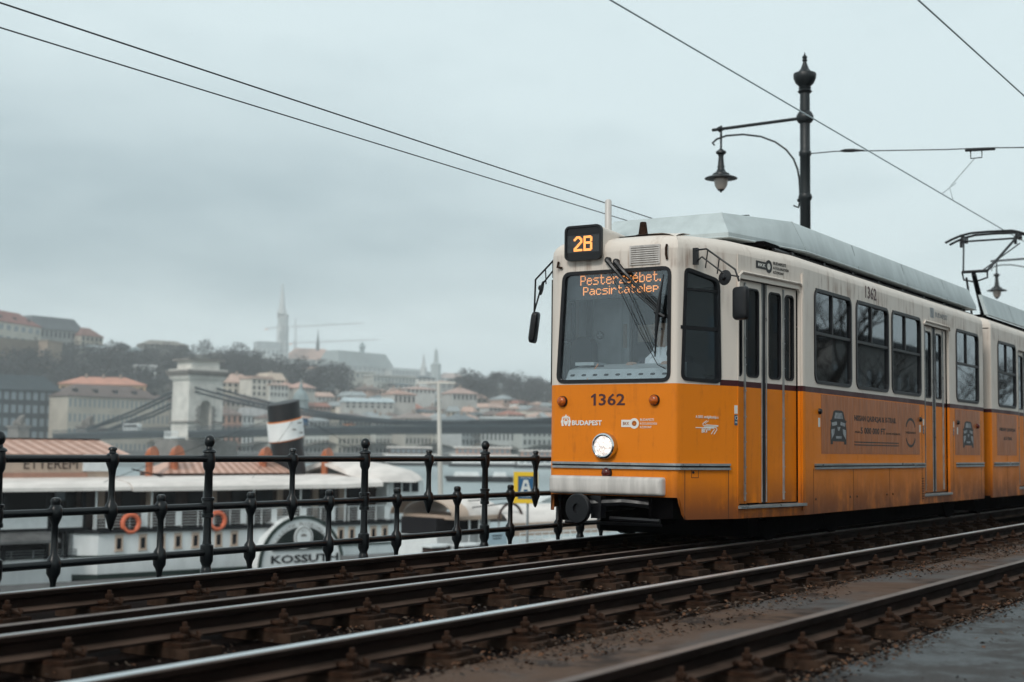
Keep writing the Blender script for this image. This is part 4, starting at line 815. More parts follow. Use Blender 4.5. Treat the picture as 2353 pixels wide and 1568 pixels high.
bp(b,'arch_lettering','limedark',pbo)
# upper deck
b=MB(); blk(b,-9.6,6.0,1.6,4.4,-2.62,-1.0); bp(b,'deck_house','brown')
b=MB()
for s in (-7.6,-5.9,-4.4,-2.2,-.9,1.2,2.6,4.3): b=MB(); blk(b,s,s+.85,1.52,1.6,-1.95,-1.1); bp(b,'saloon_window','darkwin')
for s in (-8.7,-6.45,-3.3,.2,2.2,3.7): o=MB(); blk(o,s,s+.30,1.5,1.6,-2.6,-1.05); bp(o,'saloon_door','tan')
for s in (-9.5,-7.0,-4.5,-2.0,.5,3.0,5.5):
    b=MB().tube([Bt(s,.08,-2.62),Bt(s,.08,-.95)],.05,6); bp(b,'canopy_post','whitep')
b=MB()
for z in (-1.93,-2.05,-2.17,-2.29,-2.41,-2.53): b.tube([Bt(-9.6,.05,z),Bt(6.4,.05,z)],.014 if z<-1.95 else .03,4)
s=-9.6
while s<6.4: b.tube([Bt(s,.05,-2.62),Bt(s,.05,-1.93)],.03,4); s+=.8
s=-9.5
while s<6.2: b.fbox(FBt(.04),s+.55,-2.26,0,.28,.60,.01); s+=1.6
bp(b,'deck_railing','whitep')
b=MB(); pf=[(-.35,-1.06),(-.32,-.88),(-.05,-.72),(.8,-.60),(2.2,-.52),(3.8,-.52),(5.2,-.60),(6.2,-.72),(6.35,-1.0),(6.2,-.95),(3,-.9),(.2,-.92)]
b.loft([[Bt(s,t,z+dz) for t,z in pf] for s,dz in ((-8.1,-.02),(-4,-.02),(0,0),(2.4,.0),(4.9,.06))]); bp(b,'canopy','canvas')
b=MB(); pf2=[(-.2,-.80),(.1,-.45),(1,-.05),(2.2,.15),(3.8,.15),(5,-.05),(6,-.45),(6.2,-.80),(5.8,-.75),(3,.0),(.2,-.7)]
b.loft([[Bt(s,t*k+3*(1-k),z*k2+dz) for t,z in pf2] for s,k,k2,dz in ((3.8,.62,.55,-.05),(4.6,.95,1,-.02),(5.9,1,1,.0),(7.2,.9,.9,-.12),(8.1,.75,.6,-.25))]); bp(b,'stern_canopy','canvas')
b=MB(); blk(b,6.0,8.2,.6,5.2,-2.7,-.75); o=bp(b,'wheelhouse','hull')
b=MB()
for s in (6.3,6.85,7.4): blk(b,s,s+.4,.55,.6,-1.3,-.85)
bp(b,'wheelhouse_window','darkwin',o)
# skylight, cowls and funnel
b=MB(); blk(b,-4.9,1.9,2.8,5.0,-.6,-.42); o=bp(b,'skylight','brown')
b=MB(); b.loft([[Bt(-4.9,2.75,-.42),Bt(1.95,2.75,-.42),Bt(1.95,5,-.42),Bt(-4.9,5,-.42)],[Bt(-4.1,3.7,.10),Bt(1.4,3.7,.10),Bt(1.4,4.1,.10),Bt(-4.1,4.1,.10)]]); sk=bp(b,'skylight_roof','salmon',o)
b=MB(); i=0
while -4.7+i*.42<1.8: s=-4.7+i*.42; k=.88; b.add([Bt(s,2.745,-.415),Bt(s+.2,2.745,-.415),Bt(s*.86-.2+.17,3.69,.104),Bt(s*.86-.2,3.69,.104)],[(0,1,2,3)]); i+=1
bp(b,'roof_stripe','rose',sk)
for s,t,h_,k in ((-5.55,3,.62,1.),(-4.2,3.2,.62,1.15),(.62,3.4,.62,1.1),(3.9,3,.64,1.05)):
    r=.26*k*BS; b=MB(); b.tube([Bt(s,t,-.7),Bt(s,t,.05),Bt(s-.02,t,.28),Bt(s+.05,t-.10,.42),Bt(s+.12,t-.25,.45)],[r*.62,r*.62,r*.85,r*1.15,r*1.3],14)
    bp(b,'ventilator_cowl','cowl',smooth=60)
def fring(z,k=1.): 
    lean=-.14*(z-.3); return [Bt(2.45+lean+.78*k*math.cos(a),4+.78*k*math.sin(a),z+.115*math.cos(a)*k*1.6) for a in [2*math.pi*i/28 for i in range(28)]]
b=MB().loft([fring(-.6),fring(1.19)]).loft([fring(2.13),fring(2.95)]); fu=bp(b,'funnel','fun',smooth=40)
b=MB().loft([fring(1.22,1.1),fring(2.08,1.1)]); bp(b,'funnel_band','hull',fu,smooth=40)
b=MB().loft([fring(1.17,1.06),fring(1.23,1.09)]).loft([fring(2.07,1.08),fring(2.14,1.03)]); bp(b,'funnel_ring','orangeband',fu,smooth=40)
ff=FBt(3.2); b=MB()
for u,v in ((2.15,1.62),(2.75,1.80),(2.55,1.48),(2.45,1.95)): b.plate(ff,[(u-.16,v+.02),(u,v+.06),(u+.16,v+.02),(u,v-.02)],(),.02,.12)
bp(b,'funnel_emblem','limedark',fu)
bp(MB().tube([Bt(-7.2,1.5,-.2),Bt(-5.2,2,-.62)],.04,5),'gangway_spar','hulldk')
for s in (-8.0,-3.9):
    b=MB().tube([Bt(s+.37*math.cos(a),-.04,-2.40+.35*math.sin(a)) for a in [i*math.pi/10 for i in range(20)]],.13,8,closed=True); o=b.build('lifebuoy','buoy',smooth=60)
    tag(o,'round orange lifebuoy on the steamer railing, '+('the left one' if s<-5 else 'the right one behind the tall railing post'),'lifebuoy','lifebuoys on the steamer')
b=MB()
for s0,t0,z0,s1,t1,z1 in ((-9.4,.2,-.8,2.2,4,2.4),(2.6,4,2.5,7.6,2.6,-.1),(-9.4,.2,-1.0,-9.4,.1,-2.6),(2.3,3.3,2.2,-1.5,1.0,-.6),(2.6,4.6,2.2,5.2,5.2,-.5)): b.tube([Bt(s0,t0,z0),Bt(s1,t1,z1)],.014,4)
bp(b,'rigging','hulldk')
for i in range(9): 
    s=-9.0+i*1.62; b=MB(); blk(b,s,s+.55,.75,1.05,-2.62,-2.1 if i%2 else -2.25); bp(b,'deck_bench','brown')
# floating restaurant at the left
rs=thing('floating_restaurant',Bt(-13,2,-4.7),'dark floating restaurant with striped salmon roof and lettered tan fascia','restaurant boat')
rp=lambda b,n,m,p=None,smooth=25: bp(b,n,m,p or rs,smooth)
b=MB(); blk(b,-20,-9.7,.6,8,-5.3,-3.75); rp(b,'pontoon','hull')
b=MB(); blk(b,-20,-9.9,1.2,7,-3.75,-.95); rp(b,'wall','inner')
b=MB(); blk(b,-20,-9.6,.5,7,-2.68,-2.54); rp(b,'floor_edge','hulldk')
b=MB(); blk(b,-20,-11.4,.42,.5,-2.52,-2.02); blk(b,-11.0,-9.9,.42,.5,-2.52,-2.0); rp(b,'parapet','whitep')
b=MB(); 
for z in (-3.62,-3.50,-3.4): b.tube([Bt(-20,.5,z),Bt(-9.8,.5,z)],.02,4)
for i in range(12): b.tube([Bt(-20+i*.9,.5,-3.75),Bt(-20+i*.9,.5,-3.38)],.025,4)
rp(b,'railing_bar','alu')
for s in (-13.2,-11.4,-10.6,-9.9): o=MB(); blk(o,s,s+.14,.45,.6,-3.75,-1.05); rp(o,'post','hulldk')
o=MB(); blk(o,-11.35,-10.95,.55,.62,-3.7,-2.75); rp(o,'menu_board','tan'); o=MB(); blk(o,-10.9,-10.35,.8,.9,-1.45,-1.05); rp(o,'pale_window','winpale')  # second piece is a window with a plain pale pane
b=MB(); b.loft([[Bt(s,t,z) for t,z in ((-.3,-1.04),(-.28,-.9),(.1,-.74),(1.2,-.60),(2.4,-.52),(2.4,-.9),(0,-.98))] for s in (-20,-10.4,-9.6,-8.15)]); rp(b,'awning','canvas')
b=MB(); b.loft([[Bt(s,t,z) for t,z in ((.55,-2.62),(-.4,-2.95),(-.4,-3.05),(.55,-2.7))] for s in (-20,-11.2)]); rp(b,'lower_awning','quay')
b=MB(); blk(b,-20,-7.95,2.0,6,-.62,.42); fas=rp(b,'fascia','tan')
b=MB(); blk(b,-9.2,-7.9,1.9,2.0,-.30,.40); rp(b,'end_panel','whitep',fas)
b=MB(); blk(b,-20,-9.0,1.93,2.0,-.42,-.36); blk(b,-20,-9.0,1.9,2.0,-.60,-.42); rp(b,'moulding','rose',fas)
b=MB(); b.text(FBt(2.0),'ÉTTEREM',-11.75,-9.42,-.20,.34,.03,bold=.0); rp(b,'lettering','brown',fas)
b=MB(); b.loft([[Bt(-20,1.8,.40),Bt(-7.1,1.8,.40),Bt(-7.1,6.2,.40),Bt(-20,6.2,.40)],[Bt(-20,3.9,1.02),Bt(-7.45,3.9,1.0),Bt(-7.45,4.1,1.0),Bt(-20,4.1,1.02)]]); rf=rp(b,'roof','salmon')
b=MB()
for i in range(24): s=-19.8+i*.54; e=min(s+.26,-7.3); b.add([Bt(s+.2,1.79,.405),Bt(e+.2,1.79,.405),Bt(e-.12,3.89,1.02),Bt(s-.12,3.89,1.02)],[(0,1,2,3)]) if s<-7.6 else None
rp(b,'roof_stripe','rose',rf)
b=MB(); blk(b,-20,-7.5,3.85,4.15,.99,1.06); rp(b,'roof_ridge','brown',rf)
# pavilion with barrel canopies on the landing stage
Z=62
pv=thing('landing_pavilion',at(1060,1235,Z),'landing stage pavilion with arched tan canopies, right of the steamer','pavilion')
O=at(1060,1215,Z); pd=Vector((math.cos(R_(-12)),math.sin(R_(-12)),0)); pn=Vector((-pd.y,pd.x,0))
PV=lambda a,t,z: O+pd*a+pn*t+Vector((0,0,z))
pp=lambda b,n,m,p=None,smooth=30: bp(b,n,m,p or pv,smooth)
def barrel(a0,a1,t0,t1,z0,h,m,n='canopy'):
    q=[(t0+(t1-t0)*(.5-.5*math.cos(i*math.pi/12)),z0+h*math.sin(i*math.pi/12)) for i in range(13)]
    b=MB(); b.loft([[PV(a,t,z) for t,z in q]+[PV(a,t,z-.06) for t,z in q[::-1]] for a in (a0,a1)]); return pp(b,n,m,smooth=50)
barrel(-1.5,-.5,-1,3,.62,.75,'tan'); barrel(-.75,1.9,-.6,3,.55,.72,'canvas'); 
b=MB(); b.loft([[PV(a,t,z) for t,z in ((-.62,.40),(-.62,.58),(3,.58),(3,.40))] for a in (-.75,1.9)]); pp(b,'canopy_valance','tan')
q=[(.5-.9+1.0*math.cos(R_(i*18)),1.0*math.sin(R_(i*18))) for i in range(11)]
b=MB(); b.tube([PV(1.5+.75-.75*math.cos(R_(i*18)),-.8,.35+.72*math.sin(R_(i*18))) for i in range(11)],.06,6); pp(b,'arch','brown')
b=MB(); b.loft([[PV(a,t,z+(a-1.6)*.0) for t,z in [( -1.2+3.6*(.5-.5*math.cos(i*math.pi/12)),.05+.90*math.sin(i*math.pi/12)) for i in range(13)]] for a in (1.75,12)],closed=False,caps=False); pp(b,'tunnel_canopy','canvas',smooth=60)
b=MB(); b.loft([[PV(a,t,z) for t,z in ((-1.22,-.35),(-1.22,.22),(-1.1,.22),(-1.1,-.35))] for a in (1.9,12)]); pp(b,'tunnel_side','tan')
b=MB()
for a in (-.7,0,.6,1.2,1.8): b.tube([PV(a,-.5,-1.25),PV(a,-.5,.55)],.05,5)
pp(b,'canopy_frame','whitep')
b=MB(); b.loft([[PV(a,t,z) for t,z in ((.3,-.3),(.3,.45),(2.6,.45),(2.6,-.3))] for a in (-1.2,1.8)]); pp(b,'kiosk','inner'); b=MB(); b.loft([[PV(a,t,z) for t,z in ((.15,-1.25),(.15,-.30),(2.7,-.30),(2.7,-1.25))] for a in (-1.3,1.9)]); pp(b,'counter','whitep')
b=MB(); b.loft([[PV(a,t,z) for t,z in ((-3,-3.4),(-3,-1.25),(4,-1.25),(4,-3.4))] for a in (-3.5,14)]); pp(b,'stage','quay')
sg=MB(); f=frame(PV(.0,-1.5,-.33),pd,-pn); sg.fbox(f,.55,0,0,1.45,.62,.05); so_=tag(sg.build('notice_board','lightblue',smooth=0),'pale blue board standing in front of the pavilion railing','sign'); b=MB().fbox(f,.65,.08,.055,.6,.05,.01).fbox(f,.65,-.04,.055,.5,.04,.01); par(b.build('notice_text','steel',smooth=0),so_)
def rail_seg(a0,a1,t0,t1,z,n,label):
    b=MB()
    for k in (.0,.32,.62): b.tube([PV(a0,t0,z+k),PV(a1,t1,z+k)],.028,5)
    o=tag(b.build('gangway_railing','whitep'),label,'railing'); b=MB()
    for i in range(n+1): t=i/n; p=PV(a0+(a1-a0)*t,t0+(t1-t0)*t,z); b.tube([Vector((p.x,p.y,O.z-1.3)),p+Vector((0,0,.62))],.025,4)
    par(b.build('baluster','whitep'),o)
rail_seg(1.2,7,-2.4,-2.2,-.75,12,'white tubular railing right of the pale blue board'); rail_seg(-3.6,1.0,-2.9,-2.6,-1.25,9,'white tubular railing below the pale blue board'); rail_seg(3,12,-3.2,-3.0,-1.0,16,'long white gangway railing at the right end of the landing stage')
tables=[(-3.7,-2.2,'nearest the steamer stern'),(-2.9,-1.8,'second from the steamer stern'),(-2.2,-2.5,'third from the steamer stern'),(-1.4,-2.1,'below the tan canopy'),(3.1,-2.6,'behind the long gangway railing'),(4.6,-2.5,'at the right of the landing stage')]
for a,t,l in tables:
    o=thing('table',PV(a,t,-1.25),'white topped table with brown sides, '+l,'table','tables on the landing stage'); b=MB(); b.loft([[PV(a+x*.42,t+y*.4,z) for x,y in ((-1,-1),(1,-1),(1,1),(-1,1))] for z in (-.52,-.46)]); par(b.build('table_top','whitep',smooth=0),o)
    b=MB(); b.loft([[PV(a+x*.3,t+y*.3,z) for x,y in ((-1,-1),(1,-1),(1,1),(-1,1))] for z in (-1.25,-.52)]); par(b.build('table_base','brown',smooth=0),o)
# sign, lamp mast, mooring lines
s0=at(1208,1121,40); fr=frame(s0,RT*Vector((1,1,0)),(-FW.x,-FW.y,0)); sg=thing('river_sign',(s0.x,s0.y,-4.3),'blue sign with a white tower shape in a yellow frame, left of the tram','sign')
o=MB().plate(fr,[(-.34,-.44),(.34,-.44),(.34,.44),(-.34,.44)],[[(-.22,-.32),(.22,-.32),(.22,.32),(-.22,.32)]],.06,.03).build('frame','yellow',sg,smooth=0)
MB().fbox(fr,0,0,-.01,.46,.66,.02).build('panel','signblue',sg,smooth=0)
b=MB(); b.plate(fr,[(-.16,-.18),(-.06,.22),(.06,.22),(.17,-.18),(.09,-.18),(.05,-.05),(-.05,-.05),(-.08,-.18)],[[(-.04,.03),(-.025,.12),(.025,.12),(.04,.03)]],.01,.02).fbox(fr,0,-.235,.012,.3,.03,.01).fbox(fr,0,.275,.012,.30,.012,.01); b.build('pictogram','pale',sg,smooth=0)
MB().tube([fr(.06,-.4,-.06),Vector((fr(.06,0,-.06).x,fr(.06,0,-.06).y,-4.3))],.04,6).build('post','alu',sg)
t_=at(1008,880,88); bo=at(1013,1165,88); ms=thing('lamp_mast',bo,'slim pale mast with two flat lamps on top between the white ferries','lamp mast')
MB().tube([bo,t_],[.17,.11],8).build('mast','limestone',ms); MB().tube([(bo.x,bo.y,-7),bo+Vector((0,0,.3)),bo+Vector((0,0,1.2))],[.2,.2,.05],8).build('mooring_post','green',ms)
rx=Vector((RT.x,RT.y,0)).normalized(); MB().loft([[t_+rx*s+Vector((0,0,z)) for z in (-.06,.06)]+[t_+rx*s+Vector((-.2,.2,z)) for z in (.06,-.06)] for s in (-1.0,-.2,.2,1.0)]).build('lamp_head','limestone',ms,smooth=0)
wire('mooring_rope',[at(960,1150,72),at(1060,1152,64),at(1190,1145,56)],.025,'hulldk','upper dark mooring rope stretched over the water from the steamer stern','rope','mooring ropes')
wire('mooring_rope',[at(945,1173,72),at(1060,1170,64),at(1180,1155,56)],.025,'hulldk','lower dark mooring rope stretched over the water from the steamer stern','rope','mooring ropes')
# ------------------------------------------------------------------ ships moored across the river
def ferry(x0,x1,yt,Z,label,orange=False,two=True):
    a=at(x0,1062,Z); c=at(x1,1062,Z); a.z=c.z=WATER; d=(c-a); L=d.length; d.normalize(); n=Vector((-d.y,d.x,0)); k=Z/PF
    r=thing('ferry',(a+c)/2,label,'ferry','white ferries moored across the river'); Q=lambda s,t,z: a+d*s+n*t+Vector((0,0,z))
    def bx(b,s0,s1,t0,t1,z0,z1): return b.add([Q(s,t,z) for z in (z0,z1) for s,t in ((s0,t0),(s1,t0),(s1,t1),(s0,t1))],[(3,2,1,0),(4,5,6,7),(0,1,5,4),(1,2,6,5),(2,3,7,6),(3,0,4,7)])
    h=at(x0,yt,Z).z-WATER
    b=MB(); b.loft([[Q(s,t,z) for s,t in ((e,0),(L-e*2,0),(L-e*.2,3.5),(L-e*2,7),(e,7),(0,3.5))] for z,e in ((-.3,1.5),(.5,1.),(1.4,.3))]); par(b.build('hull','hulldk',smooth=0),r)
    b=MB(); bx(b,1.5,L-3,.6,6.4,1.4,h*.55); par(b.build('cabin','hull',smooth=0),r)
    b=MB(); s=2.5
    while s<L-5: bx(b,s,s+2.0,.5,.6,h*.30,h*.47); s+=2.6
    par(b.build('window_row','winpale',smooth=0),r)
    b=MB(); bx(b,.5,L-1.5,.2,6.8,h*.55,h*.62); bx(b,2,L*.96-3,.5,6.5,h*.92,h); par(b.build('canopy','canvas',smooth=0),r)
    b=MB(); bx(b,3,L-5,1.2,5.8,h*.62,h*.92); par(b.build('upper_cabin','brown' if orange else 'rose',smooth=0),r)
    b=MB(); s=4
    while s<L-6: bx(b,s,s+1.6,1.1,1.2,h*.68,h*.86); s+=2.2
    par(b.build('upper_window','winpale',smooth=0),r)
ferry(876,1014,1026,600,'white two-decked ferry left of the slim lamp mast',True); ferry(1030,1200,1026,590,'white two-decked ferry right of the slim lamp mast'); ferry(1180,1300,1034,570,'pale ferry with its end hidden behind the tram')
for i,(x0,x1,y,Z_,l) in enumerate([(1020,1130,1066,330,'long dark-hulled pleasure boat under the right white ferry'),(1120,1180,1066,330,'short dark-hulled boat with raked bow beside the long one'),(1180,1270,1090,210,'white motor cruiser behind the yellow-framed sign')]):
    a=at(x0,y,Z_); c=at(x1,y,Z_); a.z=c.z=WATER; d=(c-a); L=d.length; d.normalize(); n=Vector((-d.y,d.x,0)); Q=lambda s,t,z: a+d*s+n*t+Vector((0,0,z)); kk=Z_/330
    dz=at(x0,y,Z_).z-WATER
    r=thing('motor_boat',(a+c)/2,l,'boat'); b=MB(); b.loft([[Q(s,t,z) for s,t in ((e,0),(L-e*2.5,0),(L,1.6),(L-e*2.5,3.2),(e,3.2))] for z,e in ((-.3,.9),(.9*kk,.3),(1.3*kk,.1))]); par(b.build('hull','hulldk' if i<2 else 'hull',smooth=0),r)
    b=MB(); b.loft([[Q(s,t,z) for s,t in ((L*.2+e,.4),(L*.75-e,.4),(L*.75-e,2.8),(L*.2+e,2.8))] for z,e in ((1.3*kk,0),(2.3*kk,.4))]); par(b.build('cabin','hull',smooth=0),r)
# ------------------------------------------------------------------ suspension bridge
ZB=520; pc=at(452,985,ZB); bdir=(at(1423,985,378)-pc); bdir.z=0; span=288.; bdir.normalize(); bn=Vector((-bdir.y,bdir.x,0))   # bn points away from the viewer's bank
kz=ZB/PF
zd=at(452,990,ZB).z      # road level
ztop=at(452,826,ZB).z; Hh=ztop-zd
br=thing('suspension_bridge',(pc.x,pc.y,WATER),'grey stone and iron chain bridge with a tall arched pylon crossing the river','bridge')
def Q(u,v,z): return Vector((pc.x,pc.y,0))+bdir*u+bn*v+Vector((0,0,z))
def qb(b,u0,u1,v0,v1,z0,z1,off=0): return b.add([Q(off+u,v,z) for z in (z0,z1) for u,v in ((u0,v0),(u1,v0),(u1,v1),(u0,v1))],[(3,2,1,0),(4,5,6,7),(0,1,5,4),(1,2,6,5),(2,3,7,6),(3,0,4,7)])
bp_=lambda b,n,m,p=None,s=0: (lambda o:(par(o,p or br),o)[1])(b.build(n,m,smooth=s))
W2=7.6; T2=5.6       # half size across and along the road
for off in (0,span):
    zb=zd
    fr=lambda u,v,n=0.,off=off: Q(off+T2-.0+n,u,zb+v)
    b=MB(); ow=2.3; arch=[(-ow,.0),(-ow,8.6)]+[(ow*math.cos(R_(a)),8.6+ow*1.0*math.sin(R_(a))) for a in range(170,9,-10)]+[(ow,8.6),(ow,0)]
    out_=[(-W2,-14),(-W2*.96,0),(-W2*.93,Hh*.70),(W2*.93,Hh*.70),(W2*.96,0),(W2,-14)]
    b.plate(fr,out_[:2]+out_[2:4]+out_[4:],[arch],T2*2,0); p=bp_(b,'pylon','limestone')
    b=MB()
    for z0,z1,e,m in ((.70,.725,.35,0),(.725,.76,.9,0),(.76,.80,1.4,1),(.80,.835,1.9,1),(.835,.855,1.1,0),(.97,1.0,.25,1)): b.mat(m); qb(b,-T2-e,T2+e,-W2*.95-e,W2*.95+e,zb+Hh*z0,zb+Hh*z1,off)
    b.mat(0); qb(b,-T2*.85,T2*.85,-W2*.78,W2*.78,zb+Hh*.855,zb+Hh*.97,off); bp_(b,'cornice',['limestone','limedark'],p)
    b=MB()
    for sgn in (-1,1):
        for i in range(9): b.fbox(fr,sgn*(ow+.75+(.35 if i%2 else 0)),.6+i*.98,.0,1.3+(.5 if i%2 else 0),.62,.22)
    bp_(b,'rusticated_jamb','limedark',p)
    b=MB(); qb(b,-T2-.5,T2+.5,-W2-.4,-ow-.1,zb+2.6,zb+3.3,off); qb(b,-T2-.5,T2+.5,ow+.1,W2+.4,zb+2.6,zb+3.3,off); bp_(b,'string_course','limedark',p)
    b=MB(); qb(b,-T2-2,T2+2,-W2-5,W2+5,WATER-1,zb-3.5,off); qb(b,-T2-3,T2+3,-W2-6,W2+6,WATER-1,WATER+2,off); bp_(b,'pier','limedark')
    b=MB(); qb(b,-4.5,4.5,-W2-3.2,-W2+.2,zb-3,zb-2.4,off)
    for i in range(7): qb(b,-4.4+i*1.4,-4.1+i*1.4,-W2-3.1,-W2-2.9,zb-2.4,zb-.6,off)
    qb(b,-4.5,4.5,-W2-3.15,-W2-2.95,zb-.7,zb-.4,off); bp_(b,'viewing_balcony','whitep')
cam_=lambda u: 1.8*math.sin(max(0,min(1,u/span))*math.pi)
us=[-95+i*(span+150)/60 for i in range(61)]
b=MB(); b.loft([[Q(u,v,zd+cam_(u)+z-(.0 if u>-40 else (-40-u)*.02)) for v,z in ((-7,-.9),(7,-.9),(7,-2.7),(-7,-2.7))] for u in us]); bp_(b,'deck_girder','steel')
b=MB(); b.loft([[Q(u,v,zd+cam_(u)+z-(.0 if u>-40 else (-40-u)*.02)) for v,z in ((-7.3,-.9),(7.3,-.9),(7.3,-.45),(-7.3,-.45))] for u in us]); bp_(b,'footway','balu')
for v in (-7.2,7.2):
    b=MB()
    for i in range(len(us)-1):
        u0,u1=us[i],us[i+1]; z0=zd+cam_(u0)-(.0 if u0>-40 else (-40-u0)*.02); z1=zd+cam_(u1)-(.0 if u1>-40 else (-40-u1)*.02)
        for q in (1.0,-.2): b.tube([Q(u0,v,z0+q),Q(u1,v,z1+q)],.12,4)
        for k in range(9):
            t=k/9; b.tube([Q(u0+(u1-u0)*t,v,z0+(z1-z0)*t-.4),Q(u0+(u1-u0)*min(1,t+.11),v,z0+(z1-z0)*t+1.0)],.05,3); b.tube([Q(u0+(u1-u0)*t,v,z0+(z1-z0)*t+1.),Q(u0+(u1-u0)*min(1,t+.11),v,z0+(z1-z0)*t-.4)],.05,3)
    bp_(b,'bridge_railing','balu')
zc=zd+Hh*.635
for v in (-4.6,4.6):
    for dz in (0,-1.6):
        b=MB(); pts=[]
        for i in range(33):
            t=i/32; pts.append(Q(t*span,v,zc+dz-(zc+dz-(zd+2.2+1.2*dz*.3))*(1-(2*t-1)**2)+1.8*0))
        b.tube(pts,.42,6); b.tube([Q(0,v,zc+dz),Q(-38,v,zd+5+dz*.9+ (zc-zd)*.13),Q(-72,v,zd+.5+dz*.3)],.45,6); b.tube([Q(span,v,zc+dz),Q(span+72,v,zd+.5)],.3,6)
        bp_(b,'chain','steel')
    for i in range(2,31,1):
        b=MB(); t=i/32; zt=zc-(zc-(zd+2.2))*(1-(2*t-1)**2); b.tube([Q(t*span,v,zt),Q(t*span,v,zd+cam_(t*span)-.8)],.06,3); bp_(b,'hanger','steel')
for i,(x,l) in enumerate(((42,'weathered stone lion lying on its block at the left bridgehead'),(200,'second stone lion on its block, right of the first at the bridgehead'))):
    p=at(x,1000,575+i*4); o=thing('stone_lion',p,l,'statue','lions of the bridge'); b=MB(); k=1.0
    X=bdir; Y=bn; f=lambda u,v,z: Vector((p.x,p.y,p.z))+X*u+Y*v+Vector((0,0,z))
    b.loft([[f(u,v,z) for u,v in ((-4.4,-2.4),(4.4,-2.4),(4.4,2.4),(-4.4,2.4))] for z in (-6,3.0)]).loft([[f(u,v,z) for u,v in ((-5,-3),(5,-3),(5,3),(-5,3))] for z in (3.0,3.8)]); par(b.build('plinth','limedark',smooth=0),o)
    nd={'r':(f(-3,0,5.0),1.3),'m':(f(-.6,0,5.1),1.25),'c':(f(1.9,0,5.5),1.5),'n':(f(2.8,0,7.0),1.35),'h':(f(3.5,0,7.6),1.0),'z':(f(4.5,0,7.2),.55),'t':(f(-4.3,.8,4.4),.3)}; ed=[('r','m'),('m','c'),('c','n'),('n','h'),('h','z'),('r','t')]
    for s in (-1,1): nd['p%d'%s]=(f(4.2,s*.9,4.3),.5); nd['e%d'%s]=(f(2.5,s*1.0,4.3),.6); ed+=[('c','e%d'%s),('e%d'%s,'p%d'%s)]; nd['k%d'%s]=(f(-1.6,s*1.3,4.4),.7); ed+=[('r','k%d'%s)]
    par(skin_body('lion_body',nd,ed,'limedark',sub=1),o)
# traffic on the bridge
def vehicle(name,u,L,h,m,label,cat):
    z=zd+cam_(u)-.4; o=thing(name,Q(u,0,z),label,cat); g=lambda a,v,zz: Q(u+a,-3+v,z+zz)
    b=MB(); b.loft([[g(a,v,q) for a,v in ((-L/2+e,-.9+e*.3),(L/2-e,-.9+e*.3),(L/2-e,.9-e*.3),(-L/2+e,.9-e*.3))] for q,e in ((.35,.05),(h*.55,0),(h*.56,.0 if L>7 else .7),(h*.95,.05 if L>7 else 1.1),(h,.2 if L>7 else 1.3))]); par(b.build('body',m,smooth=0),o)
    b=MB(); b.loft([[g(a,v,q) for a,v in ((-L/2+e,-.93),(L/2-e,-.93),(L/2-e,.93),(-L/2+e,.93))] for q,e in ((h*.58,.6 if L<7 else .3),(h*.88,1.0 if L<7 else .3))]); par(b.build('window','darkwin',smooth=0),o)
    for a in (-L*.3,L*.3):
        for v in (-.9,.9): par(MB().lathe([(.35,-.12),(.35,.12)],g(a,v,.35),tuple(bn),10).build('wheel','rubber'),o)
vehicle('bus',18+46,11,3.2,'signblue','blue bus on the bridge beside the funnel of the steamer','bus'); vehicle('bus',-40,11,3.0,'whitep','white-roofed bus on the bridge left of the pylon','bus'); vehicle('car',span*.52,4.4,1.6,'orangetag','small orange car on the right half of the bridge','car'); vehicle('car',-62,4.4,1.5,'redlens','small red car on the bridge, left of the white-roofed bus','car'); vehicle('car',span*.32,4.4,1.5,'orangetag','orange taxi in the middle of the bridge, right of the funnel','car')
# ------------------------------------------------------------------ far bank: terrain
COLS=[(-500,(1005,940,850,812,800)),(-60,(1010,945,845,815,806)),(140,(1014,945,852,818,808)),(250,(1016,948,868,828,812)),(400,(1018,952,876,832,808)),(520,(1019,955,888,838,815)),(650,(1021,958,900,856,838)),(800,(1023,962,910,880,868)),(1000,(1026,970,922,892,884)),(1150,(1028,978,934,905,893)),(1270,(1029,984,945,918,908)),(1600,(1031,995,970,950,940)),(2600,(1040,1025,1015,1008,1000))]
ZR_=(690,790,900,1000,1090)
def terr(x,Z):
    for i in range(len(COLS)-1):
        if COLS[i][0]<=x<=COLS[i+1][0] or i==len(COLS)-2: 
            t=(x-COLS[i][0])/(COLS[i+1][0]-COLS[i][0]); t=max(0,min(1,t)); ys=[a+(b_-a)*t for a,b_ in zip(COLS[i][1],COLS[i+1][1])]; break
    if Z<=ZR_[0]: return ys[0]
    for k in range(4):
        if ZR_[k]<=Z<=ZR_[k+1]: return ys[k]+(ys[k+1]-ys[k])*(Z-ZR_[k])/(ZR_[k+1]-ZR_[k])
    return ys[4]
def gp(x,Z): p=at(x,terr(x,Z),Z); p.z=max(p.z,-2.5); return p
xs=[-500+i*25 for i in range(125)]; zs=[690,715,740,765,790,820,850,880,910,940,970,1000,1030,1060,1090]
vs=[]
for Z in zs:
    for x in xs: p=gp(x,Z); p.z+=1.2*math.sin(x*.05+Z*.03); vs.append(p)
for Z,dz in ((1150,-3),(1350,-6),(2600,-10),(2900,-60)):
    for x in xs: p=gp(x,1090); p=Vector((p.x,p.y,0))*(Z/1090)+Vector((0,0,p.z+dz)); vs.append(p)
n=len(xs); fs=[(j*n+i,j*n+i+1,(j+1)*n+i+1,(j+1)*n+i) for j in range(len(zs)+3) for i in range(n-1)]
tag(MB().add(vs,fs).build('hill',mat('hillside',(.055,.055,.05),.95,var=.4,vscale=.03,col2=(.09,.08,.065)),smooth=60),kind='structure')
b=MB(); q=[]
